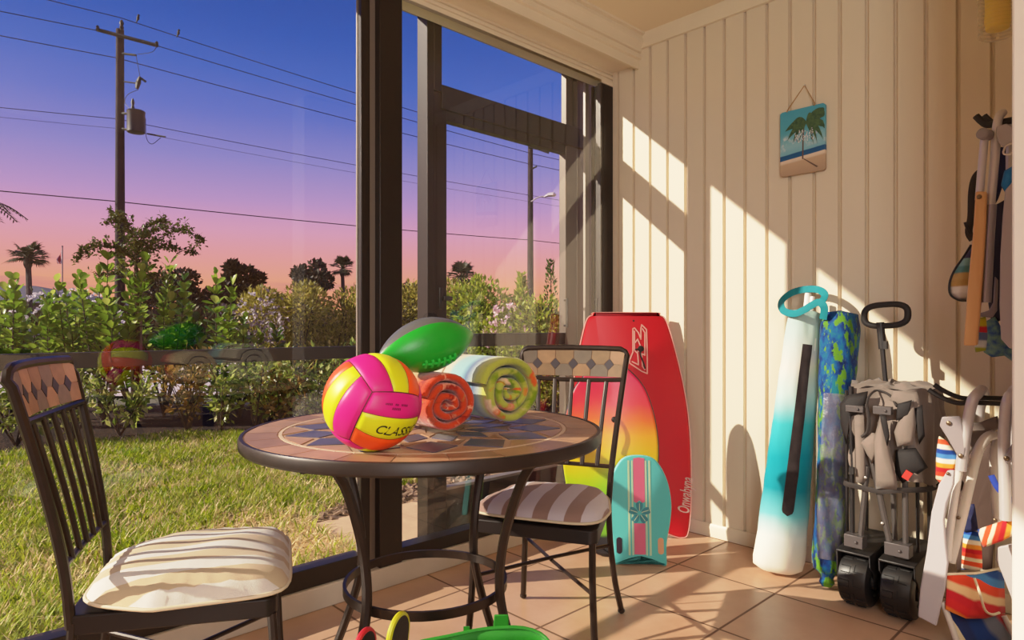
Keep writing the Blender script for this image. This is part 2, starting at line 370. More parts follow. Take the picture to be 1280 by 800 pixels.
# ================================================================ chairs
tileA = M('peach_tile_painted_shade', sr(140, 108, 80), .4, 0, .5, var=(25, .2)); tileB = M('tan_tile_painted_shade', sr(124, 98, 72), .4, 0, .5, var=(25, .2)); tileC = M('grey_tile_painted_shade', sr(102, 90, 78), .4, 0, .5, var=(25, .2))  # darker tile set, shade painted into the colours
dtile = M('dark_slate_diamond', sr(58, 52, 58), .35, 0, .5); pgr = M('pale_grout', sr(186, 160, 130), .8)
WB, WF, WT, DEP, LEAN, ZT = .305, .40, .405, .40, .095, .938
def back_xy(z):
    """half width and y of the rear post centre at height z"""
    k = min(max((z-.42)/(ZT-.42), 0), 1)
    return WB/2+(WT-WB)/2*k**1.15, -LEAN*k**1.4
def make_chair(label):
    t = T('dining_chair', label, 'chair', (0, 0, 0), 'iron mosaic-back chairs')
    b = MB(); pts = []
    for z in (.40, .50, .60, .70, .78, .85, .90):
        h, y = back_xy(z); pts.append(Vector((-h, y, z)))
    h, y = back_xy(ZT)
    arc = [Vector((-h+.003, y, ZT-.024)), Vector((-h+.010, y, ZT-.009)), Vector((-h+.026, y, ZT))]
    left = bez(pts, 3)+arc
    mid = [Vector((-.10, y-.012, ZT+.002)), Vector((0, y-.016, ZT+.003)), Vector((.10, y-.012, ZT+.002))]
    right = [Vector((-p.x, p.y, p.z)) for p in reversed(left)]
    b.tube(left+mid+right, .0105, 8)
    b.build('back_frame', iron, t)
    # mosaic panel
    b = MB(); zb, zt2 = .838, ZT-.006
    def pp(u, v, o=0.0):   # u -1..1, v 0..1
        z = zb+(zt2-zb)*v; h, y = back_xy(z); return Vector((u*(h-.008), y-.016*(1-u*u)+.004+o, z))
    b.grid(lambda i, j: pp(i*2-1, j, 0), 16, 3, 0); b.grid(lambda i, j: pp(i*2-1, j, -.008), 16, 3, 4)
    us = [-.72, -.36, 0, .36, .72]; dw, dh = .1, .22; vm = .47
    def ptile(pl, m, o=.0015):
        c = (sum(q[0] for q in pl)/len(pl), sum(q[1] for q in pl)/len(pl)); tp = [pp(c[0]+(q[0]-c[0])*.96, c[1]+(q[1]-c[1])*.96, o) for q in pl]
        bk = [q+Vector((0, -.003, 0)) for q in tp]; n = len(pl)
        b.add(tp+bk, [tuple(range(n))]+[(i, i+n, (i+1) % n+n, (i+1) % n) for i in range(n)], m)
    ed = [-1.0]+us+[1.0]
    for i in range(6):
        l, r = ed[i], ed[i+1]; lw = dw if i > 0 else 0; rw = dw if i < 5 else 0; k = (0, 1, 2, 1, 0, 2)[i]
        for sgn in (1, -1):
            v1 = 1.0 if sgn > 0 else 0.0
            pl = [(l, v1)] + ([(l, vm+sgn*dh), (l+lw, vm)] if lw else [(l, vm)]) + ([(r-rw, vm), (r, vm+sgn*dh)] if rw else [(r, vm)]) + [(r, v1)]
            ptile(pl, (k+(sgn < 0)) % 3)
    for u in us: ptile([(u-dw, vm), (u, vm-dh), (u+dw, vm), (u, vm+dh)], 3, .0025)
    b.build('mosaic_panel', [tileA, tileB, tileC, dtile, pgr], t, smooth=20)
    b = MB(); zr = .83; h, y = back_xy(zr)
    b.tube([Vector((u*h, y-.016*(1-u*u)+.002, zr-.006*(1-u*u))) for u in [-1, -.6, -.2, .2, .6, 1]], .0085, 8); b.build('panel_rail', iron, t)
    b = MB(); h, y = back_xy(.53); b.tube([Vector((-h, y, .53)), Vector((0, y-.004, .53)), Vector((h, y, .53))], .0075, 8); b.build('lower_rail', iron, t)
    for u in us:
        b = MB(); pts = []
        for z in (.53, .60, .68, .76, .826):
            h, y = back_xy(z); pts.append(Vector((u*h*.94, y-.010*(z-.53)/.3+.002, z)))
        b.tube(bez(pts, 3), .0062, 8, up=(1, 0, 0), sx=1.35); b.build('back_slat', iron, t)
    # seat
    b = MB(); pl = []
    rr, fr = WB/2+.008, WF/2
    for (x, y_, r, a0) in ((fr, DEP, .025, 0), (-fr, DEP, .025, 90), (-rr, -.008, .012, 180), (rr, -.008, .012, 270)):
        sxn = 1 if x > 0 else -1; syn = 1 if y_ > .2 else -1
        for k in range(5):
            a = math.radians(a0+90*k/4); pl.append(Vector((x-sxn*r+r*math.cos(a), y_-syn*r+r*math.sin(a), .385)))
    b.prism(pl, (0, 0, .042)); b.build('seat', M('black_iron_seat', sr(38, 31, 30), .4, .3, .5), t, bevel=.004)
    for s in (-1, 1):
        b = MB(); b.tube(bez([(s*(fr-.014), DEP-.012, .39), (s*(fr-.012), DEP-.004, .28), (s*(fr-.006), DEP+.002, .15), (s*(fr+.004), DEP+.012, .012)], 4), .0105, 8); b.ball((s*(fr+.004), DEP+.012, .010), .0135, 10, sc=(1, 1, .75)); b.build('leg', iron, t)
        b = MB(); b.tube(bez([(s*WB/2, .004, .41), (s*(WB/2+.004), -.004, .28), (s*(WB/2+.016), -.026, .13), (s*(WB/2+.032), -.062, .012)], 4), .0105, 8); b.ball((s*(WB/2+.032), -.062, .010), .0135, 10, sc=(1, 1, .75)); b.build('leg', iron, t)
    for s in (-1, 1):
        b = MB(); b.tube([(s*(fr-.011), DEP-.004, .245+.002*s), (0, DEP*.45, .252+.005*s), (-s*(WB/2+.005), -.006, .255+.002*s)], .0062, 8); b.build('stretcher', iron, t)
    return t
def stripes(name, ca, cb, per, wob):
    t = NT(name); o = t.obj(); x = t.sep(o)
    nz = t.noise(o, 4.0, 2.0)
    f = t.math('FRACT', t.math('ADD', t.math('DIVIDE', x[0], per), t.math('MULTIPLY', nz, wob)))
    c = t.mix(t.ramp(f, [(.0, (0, 0, 0, 1)), (.02, (1, 1, 1, 1)), (.5, (1, 1, 1, 1)), (.52, (0, 0, 0, 1))]), ca, cb)
    return t.out(t.pbr(c, .85, 0, .2, t.bump(t.noise(o, 400, 2.0), .25, .002), 0, .15))
def make_cushion(label, mat, pipe, seed, thick=.05):
    t = T('seat_cushion', label, 'cushion', (0, 0, 0), 'striped seat cushions')
    def outline(a):
        ca, sa = math.cos(a), math.sin(a); n = 5.0 if seed < 5 else 6.5
        k = (abs(ca)**n+abs(sa)**n)**(-1/n); x, y = ca*k, sa*k
        yy = .215+.193*y if seed < 5 else .214+.208*y; w = (.156 if seed < 5 else .142)+(.054 if seed < 5 else .076)*min(1, max(0, (y+1)/(1.2 if seed < 5 else .7))); return x*w, yy
    b = MB(); NA, NR = 72, 14
    def h(r): return (max(0, 1-r**3.2))**.55
    vs = []; fs = []
    for i in range(NR+1):
        r = i/NR
        for j in range(NA):
            a = 2*PI*j/NA; x, y = outline(a); px, py = x*r, .215+(y-.215)*r
            wr = .006*mnoise.noise(Vector((px*9+seed, py*9, seed)))+(.005*math.sin(a*26+seed)*r**5 if seed > 5 else .002*math.sin(a*26)*r**5)
            z = .445+thick*.75*h(r)+wr*(1 if r < .99 else .3)
            vs.append(Vector((px, py, z)))
    for i in range(NR):
        for j in range(NA):
            j2 = (j+1) % NA; fs.append((i*NA+j, i*NA+j2, (i+1)*NA+j2, (i+1)*NA+j))
    o = len(vs)
    for i in range(5):
        r = 1-.25*i
        for j in range(NA):
            a = 2*PI*j/NA; x, y = outline(a); vs.append(Vector((x*r, .215+(y-.215)*r, max(.4282, .445-.0168*(1-(1-i/4)**2)))))
    for i in range(4):
        for j in range(NA):
            j2 = (j+1) % NA; fs.append((o+i*NA+j, o+(i+1)*NA+j, o+(i+1)*NA+j2, o+i*NA+j2))
    b.add(vs, fs); body = b.build('cushion_body', mat, t, smooth=80)
    b = MB(); b.tube([Vector((*outline(2*PI*j/NA), .4455)) for j in range(NA)], .0042, 6, closed=True); b.build('piping', pipe, body, smooth=80)
    b = MB()
    for s in ((1,) if seed < 5 else ()):
        b.tube(bez([(s*.16, .13, .443), (s*.198, .12, .437), (s*.206, .115, .40), (s*.203, .11, .33), (s*.207, .112, .22)], 4), .0028, 5)
    if b.v: b.build('tie_string', pipe, body)
    return t
def place(t, R, F, a):
    p = W(R, F); t.location = (p.x, p.y, 0); t.rotation_euler = (0, 0, a+TH-PI/2)
ch1 = make_chair('iron mosaic-back chair with a striped cushion painted in shaded tones, behind the table near the bodyboards')
ch2 = copy_tree(ch1); ch2['label'] = 'iron mosaic-back chair with a striped cushion painted in sunlit tones, beside the window at far left'
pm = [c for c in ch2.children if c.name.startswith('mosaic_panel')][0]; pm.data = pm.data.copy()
pm.data.materials[0] = M('peach_tile_painted_sun', sr(216, 168, 132), .4, 0, .5, var=(25, .2)); pm.data.materials[1] = M('tan_tile_painted_sun', sr(190, 146, 112), .4, 0, .5, var=(25, .2)); pm.data.materials[2] = M('grey_tile_painted_sun', sr(160, 136, 120), .4, 0, .5, var=(25, .2))  # same tiles lightened for the left chair, sunlight painted into the colours
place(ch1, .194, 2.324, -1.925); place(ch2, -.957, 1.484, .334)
cu1 = make_cushion('striped cushion, painted shaded in taupe and grey, on the chair near the bodyboards', stripes('stripe_cloth_painted_shade', sr(150, 120, 108), sr(200, 190, 196), .098, .12), M('pale_piping', sr(205, 190, 160), .8), 3.0, .058)  # stripe colours darkened, painting this cushion as if in shade
cu2 = make_cushion('plump striped cushion, painted sunlit in beige and white, on the chair at far left', stripes('stripe_cloth_painted_sun', sr(206, 184, 152), sr(226, 220, 210), .098, .1), M('cream_piping', sr(226, 210, 180), .8), 9.0, .078)  # same cloth in lighter stripes, sunlight painted into the colours
place(cu1, .194, 2.324, -1.925); place(cu2, -.957+.01, 1.484-.01, .334)
# ================================================================ volleyball
def cam(r, u, tw): return RT*r+UP*u-FW*tw
BF = 1.383; BR = .1035; bc = W((466-640)/FPX*BF, BF, TZ+.0012+BR)
cd = cam(.19, .30, .93).normalized(); tr = (RT-cd*RT.dot(cd)).normalized(); tu = cd.cross(tr); tu = tu if tu.z > 0 else -tu
def nax(al): a = math.radians(al); return (cd/math.sqrt(3)+(tr*math.cos(a)+tu*math.sin(a))*math.sqrt(2/3)).normalized()
n1, n2, n3 = nax(185), nax(-55), nax(65)
vb = T('volleyball', 'pink, yellow and orange volleyball on the table', 'ball', bc-Vector((0, 0, BR)))
b = MB()
for (nn, along, across) in ((n1, n3, n2), (n2, n1, n3), (n3, n2, n1)):
    for sg in (1, -1):
        for k, (b0, b1) in enumerate(((.34, .985), (-.325, .325), (-.985, -.34))):
            m = (0, 1, 2)[k]
            def fn(i, j):
                a = (i*2-1)*.985; c_ = b0+(b1-b0)*j
                e = min(1-abs(i*2-1), 1)*.985*1.0; e2 = (b1-b0)*min(j, 1-j); dd = min(e, e2)
                r = BR-.0030*math.exp(-dd*26)
                d = nn*sg+along*math.tan(a*PI/4)+across*math.tan(c_*PI/4); return bc+d.normalized()*r
            b.grid(fn, 26, 10, m)
b.ball(bc, BR-.0032, 40, 3)
pk = M('magenta_ball_leather', sr(222, 24, 128), .42, 0, .5, bump=(900, .06)); yl = M('yellow_ball_leather', sr(222, 226, 22), .42, 0, .5, bump=(900, .06)); og = M('orange_ball_leather', sr(255, 84, 22), .42, 0, .5, bump=(900, .06))
b.build('ball_panels', [pk, yl, og, M('ball_seam', sr(90, 20, 40), .6)], vb, smooth=60)
def sphtext(s, size, x0, y0, mat, name):
    vs, fs = textmesh(s, size); b = MB(); q = []
    for v in vs:
        x, y = v.x+x0, v.y+y0; d = n2*BR - n1*x + n3*y; q.append(bc+d.normalized()*(BR+.0004))
    b.add(q, fs); return b.build(name, mat, vb, smooth=0, fix=False)
blk = M('black_print', sr(22, 20, 18), .5)
sphtext('CLASSIC', .030, -.045, -.012, blk, 'lettering')
dkp = M('dark_pink_print', sr(96, 4, 52), .5)
b = MB()
for (x, y, w) in ((-.044, .058, .022), (-.018, .058, .012), (-.002, .058, .02), (-.024, .047, .024)):
    n_ = int(w/.0032)
    for i in range(n_):
        q = [n2*BR-n1*(x+i*.0032+dx)+n3*(y+dy) for dx, dy in ((0, 0), (.002, 0), (.0022, .006), (.0002, .006))]
        b.add([bc+d.normalized()*(BR+.0004) for d in q], [(0, 1, 2, 3)])
b.build('faded_print', dkp, vb, smooth=0, fix=False)
# ================================================================ towels (rolled)
def towelmat(name, stops, L_, mixc, sc):
    t = NT(name); o = t.obj(); nz = t.noise(o, sc, 3.0, .6)
    at = t.n('Attribute', {'attribute_name': 'axial'}).outputs['Fac']
    w = t.math('ADD', at, t.math('MULTIPLY', t.math('SUBTRACT', nz, .5), .05))
    c = t.ramp(w, stops)
    for (c2, lo, hi, seed, mask) in mixc:
        al = t.n('Attribute', {'attribute_name': 'along'}).outputs['Fac']; cv = t.n('CombineXYZ', i0=t.math('ADD', al, t.math('MULTIPLY', nz, .16)), i1=t.math('MULTIPLY', at, .25), i2=seed).outputs[0]; mp = t.n('Mapping', Location=(seed, seed*2, 0)); t.t.links.new(cv, mp.inputs[0])
        n2_ = t.noise(mp.outputs[0], sc, 2.0)
        f = t.ramp(n2_, [(lo, (0, 0, 0, 1)), (hi, (1, 1, 1, 1))])
        mk = t.ramp(at, [(mask[0], (1, 1, 1, 1)), (mask[1], (0, 0, 0, 1))])
        c = t.mix(t.math('MULTIPLY', f, mk), c, c2)
    bp = t.bump(t.noise(o, 350, 2.0), .5, .003)
    return t.out(t.pbr(c, .95, 0, .1, bp, 0, .4))
def rolled(name, label, c0, ax, length, rad, turns, mat, seed, squash=.96, flap=True, jit=.007):
    """spiral of cloth: c0 = centre of the near end, ax = axis pointing away from the camera"""
    t = T(name, label, 'towel', Vector((c0.x, c0.y, TZ)), 'rolled beach towels')
    ax = ax.normalized(); e2 = UP; e1 = ax.cross(e2).normalized(); b = MB()
    pitch = rad/(turns+.35); th = pitch*.74; NS = int(turns*30); NA = 14; SS = [0, .012, .03, .06, .1]+[.1+.9*i/10 for i in range(1, 11)]
    r_ = random.Random(seed); vs = []; axial = []; along = []
    def sec(k, side):
        th_ = 2*PI*turns*(1-k/NS); r = rad-pitch*(1-th_/(2*PI*turns))*turns - (0 if side else th)
        a = th_+.6+seed; wob = 1+(.05*math.sin(3*a+seed)+.035*math.sin(5*a+1+seed))*(1-.75*(r/rad))
        if r < .006: r = .006
        x, y = r*wob*math.cos(a), r*wob*math.sin(a)*squash
        fl = -(rad*squash)+.0006
        if y < fl: y = fl+ (0 if side else .7)*min(th, fl-y+th*.7)
        return x, y
    n_ = NS+1
    for side in (1, 0):
        for k in range(n_):
            x, y = sec(k, side)
            pull = jit*(mnoise.noise(Vector((k*.055+seed, 0, 0)))*1.7)+ .012*math.sin(k*.21+seed)*(k/NS)
            xo, yo = sec(k, 1); xi, yi = sec(k, 0); xm, ym = (xo+xi)/2, (yo+yi)/2
            for j in range(NA+1):
                s = SS[j]; cl_ = (.62, .22, 0)[j] if j < 3 else 0; x_, y_ = x, y; x, y = x+(xm-x)*cl_, y+(ym-y)*cl_; bulge = .0025*mnoise.noise(Vector((x*30, y*30, s*6+seed)))
                p = c0+e1*(x*(1+bulge*8))+e2*(y)+ax*(pull*(1-s)+s*length + (-.006*math.sin(PI*min(1, s*6)) if False else 0)); vs.append(p); x, y = x_, y_; axial.append(s); along.append(k/NS)
    fs = []; q = NA+1; o2 = n_*q
    for k in range(NS):
        for j in range(NA):
            fs.append((k*q+j, (k+1)*q+j, (k+1)*q+j+1, k*q+j+1)); fs.append((o2+k*q+j, o2+k*q+j+1, o2+(k+1)*q+j+1, o2+(k+1)*q+j))
        fs.append((k*q, o2+k*q, o2+(k+1)*q, (k+1)*q)); fs.append((k*q+NA, (k+1)*q+NA, o2+(k+1)*q+NA, o2+k*q+NA))
    for k in (0, NS):
        for j in range(NA): fs.append((k*q+j, k*q+j+1, o2+k*q+j+1, o2+k*q+j))
    b.add(vs, fs); o = b.build('towel_roll', mat, t, smooth=60)
    at = o.data.attributes.new('axial', 'FLOAT', 'POINT'); at.data.foreach_set('value', axial); at2 = o.data.attributes.new('along', 'FLOAT', 'POINT'); at2.data.foreach_set('value', along)
    return t
# rolled towel bodies
m_teal = towelmat('striped_teal_terry', [(0, sr(170, 176, 70)), (.10, sr(186, 184, 84)), (.17, sr(150, 160, 160)), (.24, sr(92, 110, 142)), (.33, sr(136, 184, 186)), (.47, sr(146, 192, 190)), (.53, sr(208, 200, 176)), (.60, sr(208, 198, 172)), (.615, sr(120, 72, 44)), (.65, sr(208, 198, 172)), (1, sr(210, 200, 176))], .3,
    [(sr(214, 92, 40), .52, .60, 3.0, (.05, .10)), (sr(116, 140, 28), .5, .58, 8.0, (.05, .12)), (sr(228, 190, 150), .56, .64, 13.0, (.05, .1))], 14)
m_or = towelmat('coral_terry', [(0, sr(196, 62, 30)), (.15, sr(206, 70, 34)), (.5, sr(226, 200, 150)), (1, sr(230, 206, 160))], .3,
    [(sr(228, 150, 116), .55, .63, 5.0, (.3, .6)), (sr(150, 34, 18), .52, .6, 9.0, (.3, .5)), (sr(170, 120, 60), .60, .68, 2.0, (.1, .3))], 20)
F2 = 1.66; c2 = W((640-640)/FPX*F2, F2, TZ+.0035+.096); c2 = W(.0, F2, TZ+.004+.0945)
ax2 = FW*.80-RT*.60
rolled('rolled_towel', 'fat rolled towel with teal and white stripes and a lime green end', c2, ax2, .32, .0975, 3.2, m_teal, 1.0, .97)
F1 = 1.525; c1 = W((563-640)/FPX*F1, F1, TZ+.004+.078)
rolled('rolled_towel', 'smaller rolled towel with an orange-red end, between the ball and the teal towel', c1, FW*.78-RT*.63, .26, .080, 3.0, m_or, 2.2, .975)
# ================================================================ football
fc = W((535-640)/FPX*1.568, 1.568, .976); fax = (RT*.80+UP*.19+FW*.57).normalized()
fe = (UP-fax*UP.dot(fax)).normalized(); fs_ = fax.cross(fe)
fb = T('football', 'green foam football with a dark grey stripe, resting on the ball and towels', 'ball', fc-Vector((0, 0, .07)))
b = MB(); NL, NA = 40, 48; RF, LF = .0655, .130; vs = []; fs = []
gd = (UP*1.0-FW*.05); gd = (gd-fax*gd.dot(fax)).normalized()
for i in range(NL+1):
    s = -1+2*i/NL; s = math.sin(s*PI/2); r = RF*max(0, (1-abs(s)**1.9))**.82
    for j in range(NA):
        a = 2*PI*j/NA; vs.append(fc+fax*(s*LF)+(fe*math.cos(a)+fs_*math.sin(a))*max(r, 1e-4))
for i in range(NL):
    for j in range(NA):
        j2 = (j+1) % NA; fs.append((i*NA+j, i*NA+j2, (i+1)*NA+j2, (i+1)*NA+j))
b.add(vs, fs, 0)
for k, f in enumerate(b.f):
    c = sum((b.v[i] for i in f), Vector())/4-fc; c = c-fax*c.dot(fax)
    if c.length > 1e-6 and c.normalized().dot(gd) > .82: b.mi[k] = 1
gm = M('green_football_foam', sr(18, 160, 40), .35, 0, .5, bump=(260, .12, .003)); b.build('football_body', [gm, M('grey_football_panel', sr(92, 92, 92), .4, 0, .5, bump=(260, .12, .003))], fb, smooth=60)
b = MB(); ld = (-UP*.62-FW*.78+RT*.05); ld = (ld-fax*ld.dot(fax)).normalized(); lt = fax.cross(ld)
for k in range(6):
    s = (-.30+.12*k); r = RF*(1-abs(s)**1.9)**.82
    b.tube([fc+fax*(s*LF)+(ld*math.cos(a)+lt*math.sin(a))*(r+(.003 if abs(a) < .14 else -.001)) for a in (-.17, -.12, 0, .12, .17)], .0034, 6)
b.tube([fc+fax*(s*LF)+ld*(RF*(1-abs(s)**1.9)**.82+.001) for s in (-.36, -.2, 0, .2, .36)], .003, 6)
b.build('laces', M('green_lace', sr(40, 190, 64), .4), fb)
# ================================================================ boards leaning in the corner
def frame2(c, w, u):
    """board frame: c bottom centre, w width dir, u up dir -> function (x, y, n) -> world, n toward the viewer"""
    w = w.normalized(); u = (u-w*u.dot(w)).normalized(); n = w.cross(u)
    if n.dot(-c+EYE) < 0: n = -n
    return lambda x, y, k=0.0: c+w*x+u*y+n*k
def smooth_closed(pts, n=6):
    p = [Vector((a[0], a[1], 0)) for a in pts]; k = len(p); out = []
    for i in range(k):
        a, b_, c, d = p[i-1], p[i], p[(i+1) % k], p[(i+2) % k]
        for j in range(n):
            t = j/n; q = .5*((2*b_)+(c-a)*t+(2*a-5*b_+4*c-d)*t*t+(3*b_-a-3*c+d)*t**3); out.append((q.x, q.y))
    return out
def half(pts): return pts + [(-x, y) for x, y in reversed(pts)]
def slab(b, fr, outline, th, rnd, m=0, mside=1):
    """thick slab with a rounded rail"""
    n = len(outline); cxm = sum(p[0] for p in outline)/n; cym = sum(p[1] for p in outline)/n
    rings = []
    def ins(p, d, i):
        a = Vector((*outline[i-1], 0)); c = Vector((*outline[(i+1) % n], 0)); t_ = (c-a).normalized(); nn = Vector((t_.y, -t_.x, 0)); 
        q = Vector((p[0], p[1], 0))
        if nn.dot(Vector((cxm, cym, 0))-q) < 0 and area > 0: pass
        return q+nn*d*sgn
    area = sum(outline[i-1][0]*outline[i][1]-outline[i][0]*outline[i-1][1] for i in range(n)); sgn = -1 if area > 0 else 1
    prof = [(rnd, 0), (rnd*.35, -rnd*.15), (0, -rnd*.6), (0, -(th-rnd*.6)), (rnd*.35, -(th-rnd*.15)), (rnd, -th)]
    for d, k in prof: rings.append([fr(*ins(p, d, i)[:2], k) for i, p in enumerate(outline)])
    vs = [p for r in rings for p in r]; o = 0
    b.add(vs, [tuple(range(n))], m); o = len(b.v)-len(vs)
    b.f.append([o+5*n+i for i in range(n-1, -1, -1)]); b.mi.append(mside)
    for q in range(5):
        for i in range(n):
            j = (i+1) % n; b.f.append([o+q*n+i, o+(q+1)*n+i, o+(q+1)*n+j, o+q*n+j]); b.mi.append(m if q == 0 else mside)
def flat(b, fr, poly, k, m=0): b.add([fr(x, y, k) for x, y in poly], [tuple(range(len(poly)))], m)
def strip(b, fr, pts, w, k, closed=False, m=0):
    n = len(pts); q = [Vector((p[0], p[1], 0)) for p in pts]
    for i in range(n if closed else n-1):
        a, c = q[i], q[(i+1) % n]; d = (c-a); 
        if d.length < 1e-6: continue
        d.normalize(); e = Vector((-d.y, d.x, 0))*w/2; a = a-d*w*.35; c = c+d*w*.35
        flat(b, fr, [(a+e)[:2], (a-e)[:2], (c-e)[:2], (c+e)[:2]], k, m)
# red bodyboard
rl = atz(716, 676, 0); rrp = atz(868, 673, 0); wv = (rrp-rl).normalized(); cen = (rl+rrp)/2; cen.z = .004
lean = Vector((-wv.y, wv.x, 0)); lean = lean if lean.dot(cen) > 0 else -lean
topz = 1.085; ud = (UP*topz+lean*.155).normalized(); LB = topz/ud.z
frr = frame2(cen+Vector((0, 0, 0)), wv, ud)
hw = (rrp-rl).length/2
HB = LB
ol = smooth_closed(half([(.0, .055), (.12, .035), (hw*.80, .0), (hw*.90, .02), (hw*.97, .15), (hw*1.01, .40), (hw*.985, .62), (hw*.86, .84), (hw*.70, HB*.955), (hw*.55, HB-.008), (hw*.48, HB)])[:-1] if False else half([(.0, .06), (.10, .045), (hw*.66, .008), (hw*.80, .0), (hw*.90, .02), (hw*.97, .15), (hw*1.01, .40), (hw*.985, .62), (hw*.87, .84), (hw*.70, HB*.955), (hw*.58, HB-.012), (hw*.50, HB)]), 4)
rb = T('bodyboard', 'tall red bodyboard leaning upright against the panelled wall corner', 'bodyboard', (cen.x, cen.y, 0), 'boards leaning in the corner')
b = MB(); slab(b, frr, ol, .048, .016, 0, 1)
red = M('red_board_foam', sr(208, 16, 38), .38, 0, .5, bump=(500, .05)); b.build('board', [red, M('dark_red_rail', sr(190, 18, 40), .4)], rb, smooth=50)
b = MB(); b.tube([frr(x, y, -.004) for x, y in ol], .0028, 6, closed=True); L(b.build('edge_piping', M('pale_pink_piping', sr(246, 170, 160), .4), rb), 'thin pale pink edge line')
# outlined emblem near the nose and script lettering near the tail
wp = M('pale_pink_print', sr(244, 178, 168), .5); b = MB()
def q(u, v):
    """pixel on the deck plane -> board coordinates"""
    n_ = (frr(0, 0, 1)-frr(0, 0, 0)); o_ = frr(0, 0, 0); d = ray(u, v); k = (o_-EYE).dot(n_)/d.dot(n_); p = EYE+d*k-o_
    return (p.dot(frr(1, 0)-o_), p.dot(frr(0, 1)-o_))
for ln in ([(791, 411), (791, 440), (787, 450), (787, 454), (802, 464), (809, 467), (809, 446), (808, 412), (802, 406), (801, 411), (801, 424), (798, 416), (793, 410), (791, 411)], [(793, 414), (793, 438), (797, 442), (798, 456), (790, 452)], [(803, 411), (806, 416), (806, 444), (802, 442), (803, 458), (806, 462)], [(794, 428), (797, 424), (801, 434), (797, 440)]):
    strip(b, frr, [q(*p) for p in ln], .0062, .0012)
b.build('emblem', wp, rb, smooth=0, fix=False)
vs, fs = textmesh('Onwabyna', .058); b = MB(); o_ = q(861, 643); e_ = q(866, 600); dx, dy = e_[0]-o_[0], e_[1]-o_[1]; ll = math.hypot(dx, dy); dx, dy = dx/ll, dy/ll
wd_ = max(v.x for v in vs); vs = [Vector((v.x*ll*1.05/wd_, v.y*ll*1.05/wd_*2.1, 0)) for v in vs]; b.add([frr(o_[0]+(dx*v.x-dy*v.y)*1.0, o_[1]+(dy*v.x+dx*v.y), .0012) for v in vs], fs); b.build('lettering', M('pale_grey_print', sr(214, 178, 170), .5), rb, smooth=0, fix=False)
b = MB(); pl = q(801, 436); b.lathe(frr(pl[0], pl[1], .001), frr(0, 0, 1)-frr(0, 0, 0), [(0, .016), (.006, .014), (.009, .006)], 14); b.tube(bez([frr(pl[0], pl[1], .008), frr(pl[0]-.006, pl[1]-.03, .012), frr(pl[0]+.008, pl[1]-.07, .010), frr(pl[0]+.016, pl[1]-.10, .008)], 5), .004, 6); b.tube([frr(pl[0]-.03, pl[1]-.004, .004), frr(pl[0]+.01, pl[1]+.002, .008)], .004, 6)
L(b.build('leash_plug', M('black_leash', sr(26, 22, 22), .5), rb), 'black leash plug with a short cord')
b = MB(); pl = q(792, 401); b.lathe(frr(pl[0], pl[1], -.003), frr(0, 0, 1)-frr(0, 0, 0), [(0, .006), (.004, .005)], 10); b.build('nose_hole', M('black_leash', sr(26, 22, 22), .5), rb)
# rainbow board
FB = 2.90; bc0 = W((762-640)/FPX*2.90, 2.875, .004)
frb = frame2(bc0, RT*.97-FW*.10, UP*.85+FW*.09-RT*.05)
h2 = .216; ol2 = smooth_closed(half([(.0, .0), (.05, .004), (.085, .03), (.125, .10), (.185, .24), (h2, .42), (.208, .58), (.165, .73), (.10, .815), (.045, .845)]), 5)
t = NT('rainbow_board_print'); o = t.obj(); zz = t.sep(o)[2]; nz = t.noise(o, 5, 3)
f = t.math('ADD', t.math('DIVIDE', zz, .85), t.math('MULTIPLY', t.math('SUBTRACT', nz, .5), .13))
c = t.ramp(f, [(.10, sr(30, 26, 34)), (.12, sr(120, 180, 40)), (.30, sr(140, 200, 40)), (.40, sr(176, 206, 30)), (.50, sr(226, 196, 20)), (.61, sr(244, 170, 30)), (.70, sr(240, 110, 40)), (.80, sr(226, 54, 70)), (.92, sr(206, 30, 80))])
rain = t.out(t.pbr(c, .35, 0, .5, None, .15))
rn = T('rainbow_bodyboard', 'rainbow-coloured board fading pink to lime, leaning in front of the red board', 'bodyboard', (bc0.x, bc0.y, 0), 'boards leaning in the corner')
b = MB(); slab(b, frb, ol2, .035, .014, 0, 1); b.build('board', [rain, M('dark_board_base', sr(40, 30, 40), .5)], rn, smooth=50)
b = MB(); pq = frb(.02, .60, .0); b.lathe(pq, frb(0, 0, 1)-frb(0, 0, 0), [(0, .014), (.008, .012), (.012, .005)], 14); b.tube(bez([frb(.02, .60, .012), frb(.03, .54, .016), frb(.022, .46, .012)], 5), .0035, 6); L(b.build('leash_plug', M('black_leash', sr(26, 22, 22), .5), rn), 'black leash plug with a short cord')
# teal kickboard
k0 = W((799-640)/FPX*2.80, 2.775, .006); frk = frame2(k0, RT*.985-FW*.05, UP*.47+FW*.055)
olk = smooth_closed(half([(.0, .028), (.05, .016), (.095, -.002), (.112, .002), (.112, .06), (.117, .11), (.131, .18), (.137, .26), (.122, .35), (.085, .425), (.04, .455)]), 5)
kb = T('kickboard', 'small teal kickboard with a pink stripe and flower, leaning in front', 'kickboard', (k0.x, k0.y, 0), 'boards leaning in the corner')
b = MB(); slab(b, frk, olk, .03, .008, 0, 1); o = b.build('board', [M('teal_foam', sr(84, 186, 184), .5, 0, .4, bump=(400, .08)), M('teal_rail', sr(120, 200, 196), .5)], kb, smooth=50)
def bar(x0, x1, top=.44, bot=.022):
    ys = [bot+.006+(top-bot)*i/10 for i in range(11)]
    return [(x0, y) for y in ys]+[(x1, y) for y in reversed(ys)]
b = MB()
for x0, x1 in ((-.049, -.040), (-.033, -.026), (.026, .033), (.040, .049)): flat(b, frk, bar(x0, x1, .43, .032), .0012)
L(b.build('pale_stripes', M('pale_green_print', sr(176, 206, 170), .5), kb, smooth=0, fix=False), 'pale green pinstripes')
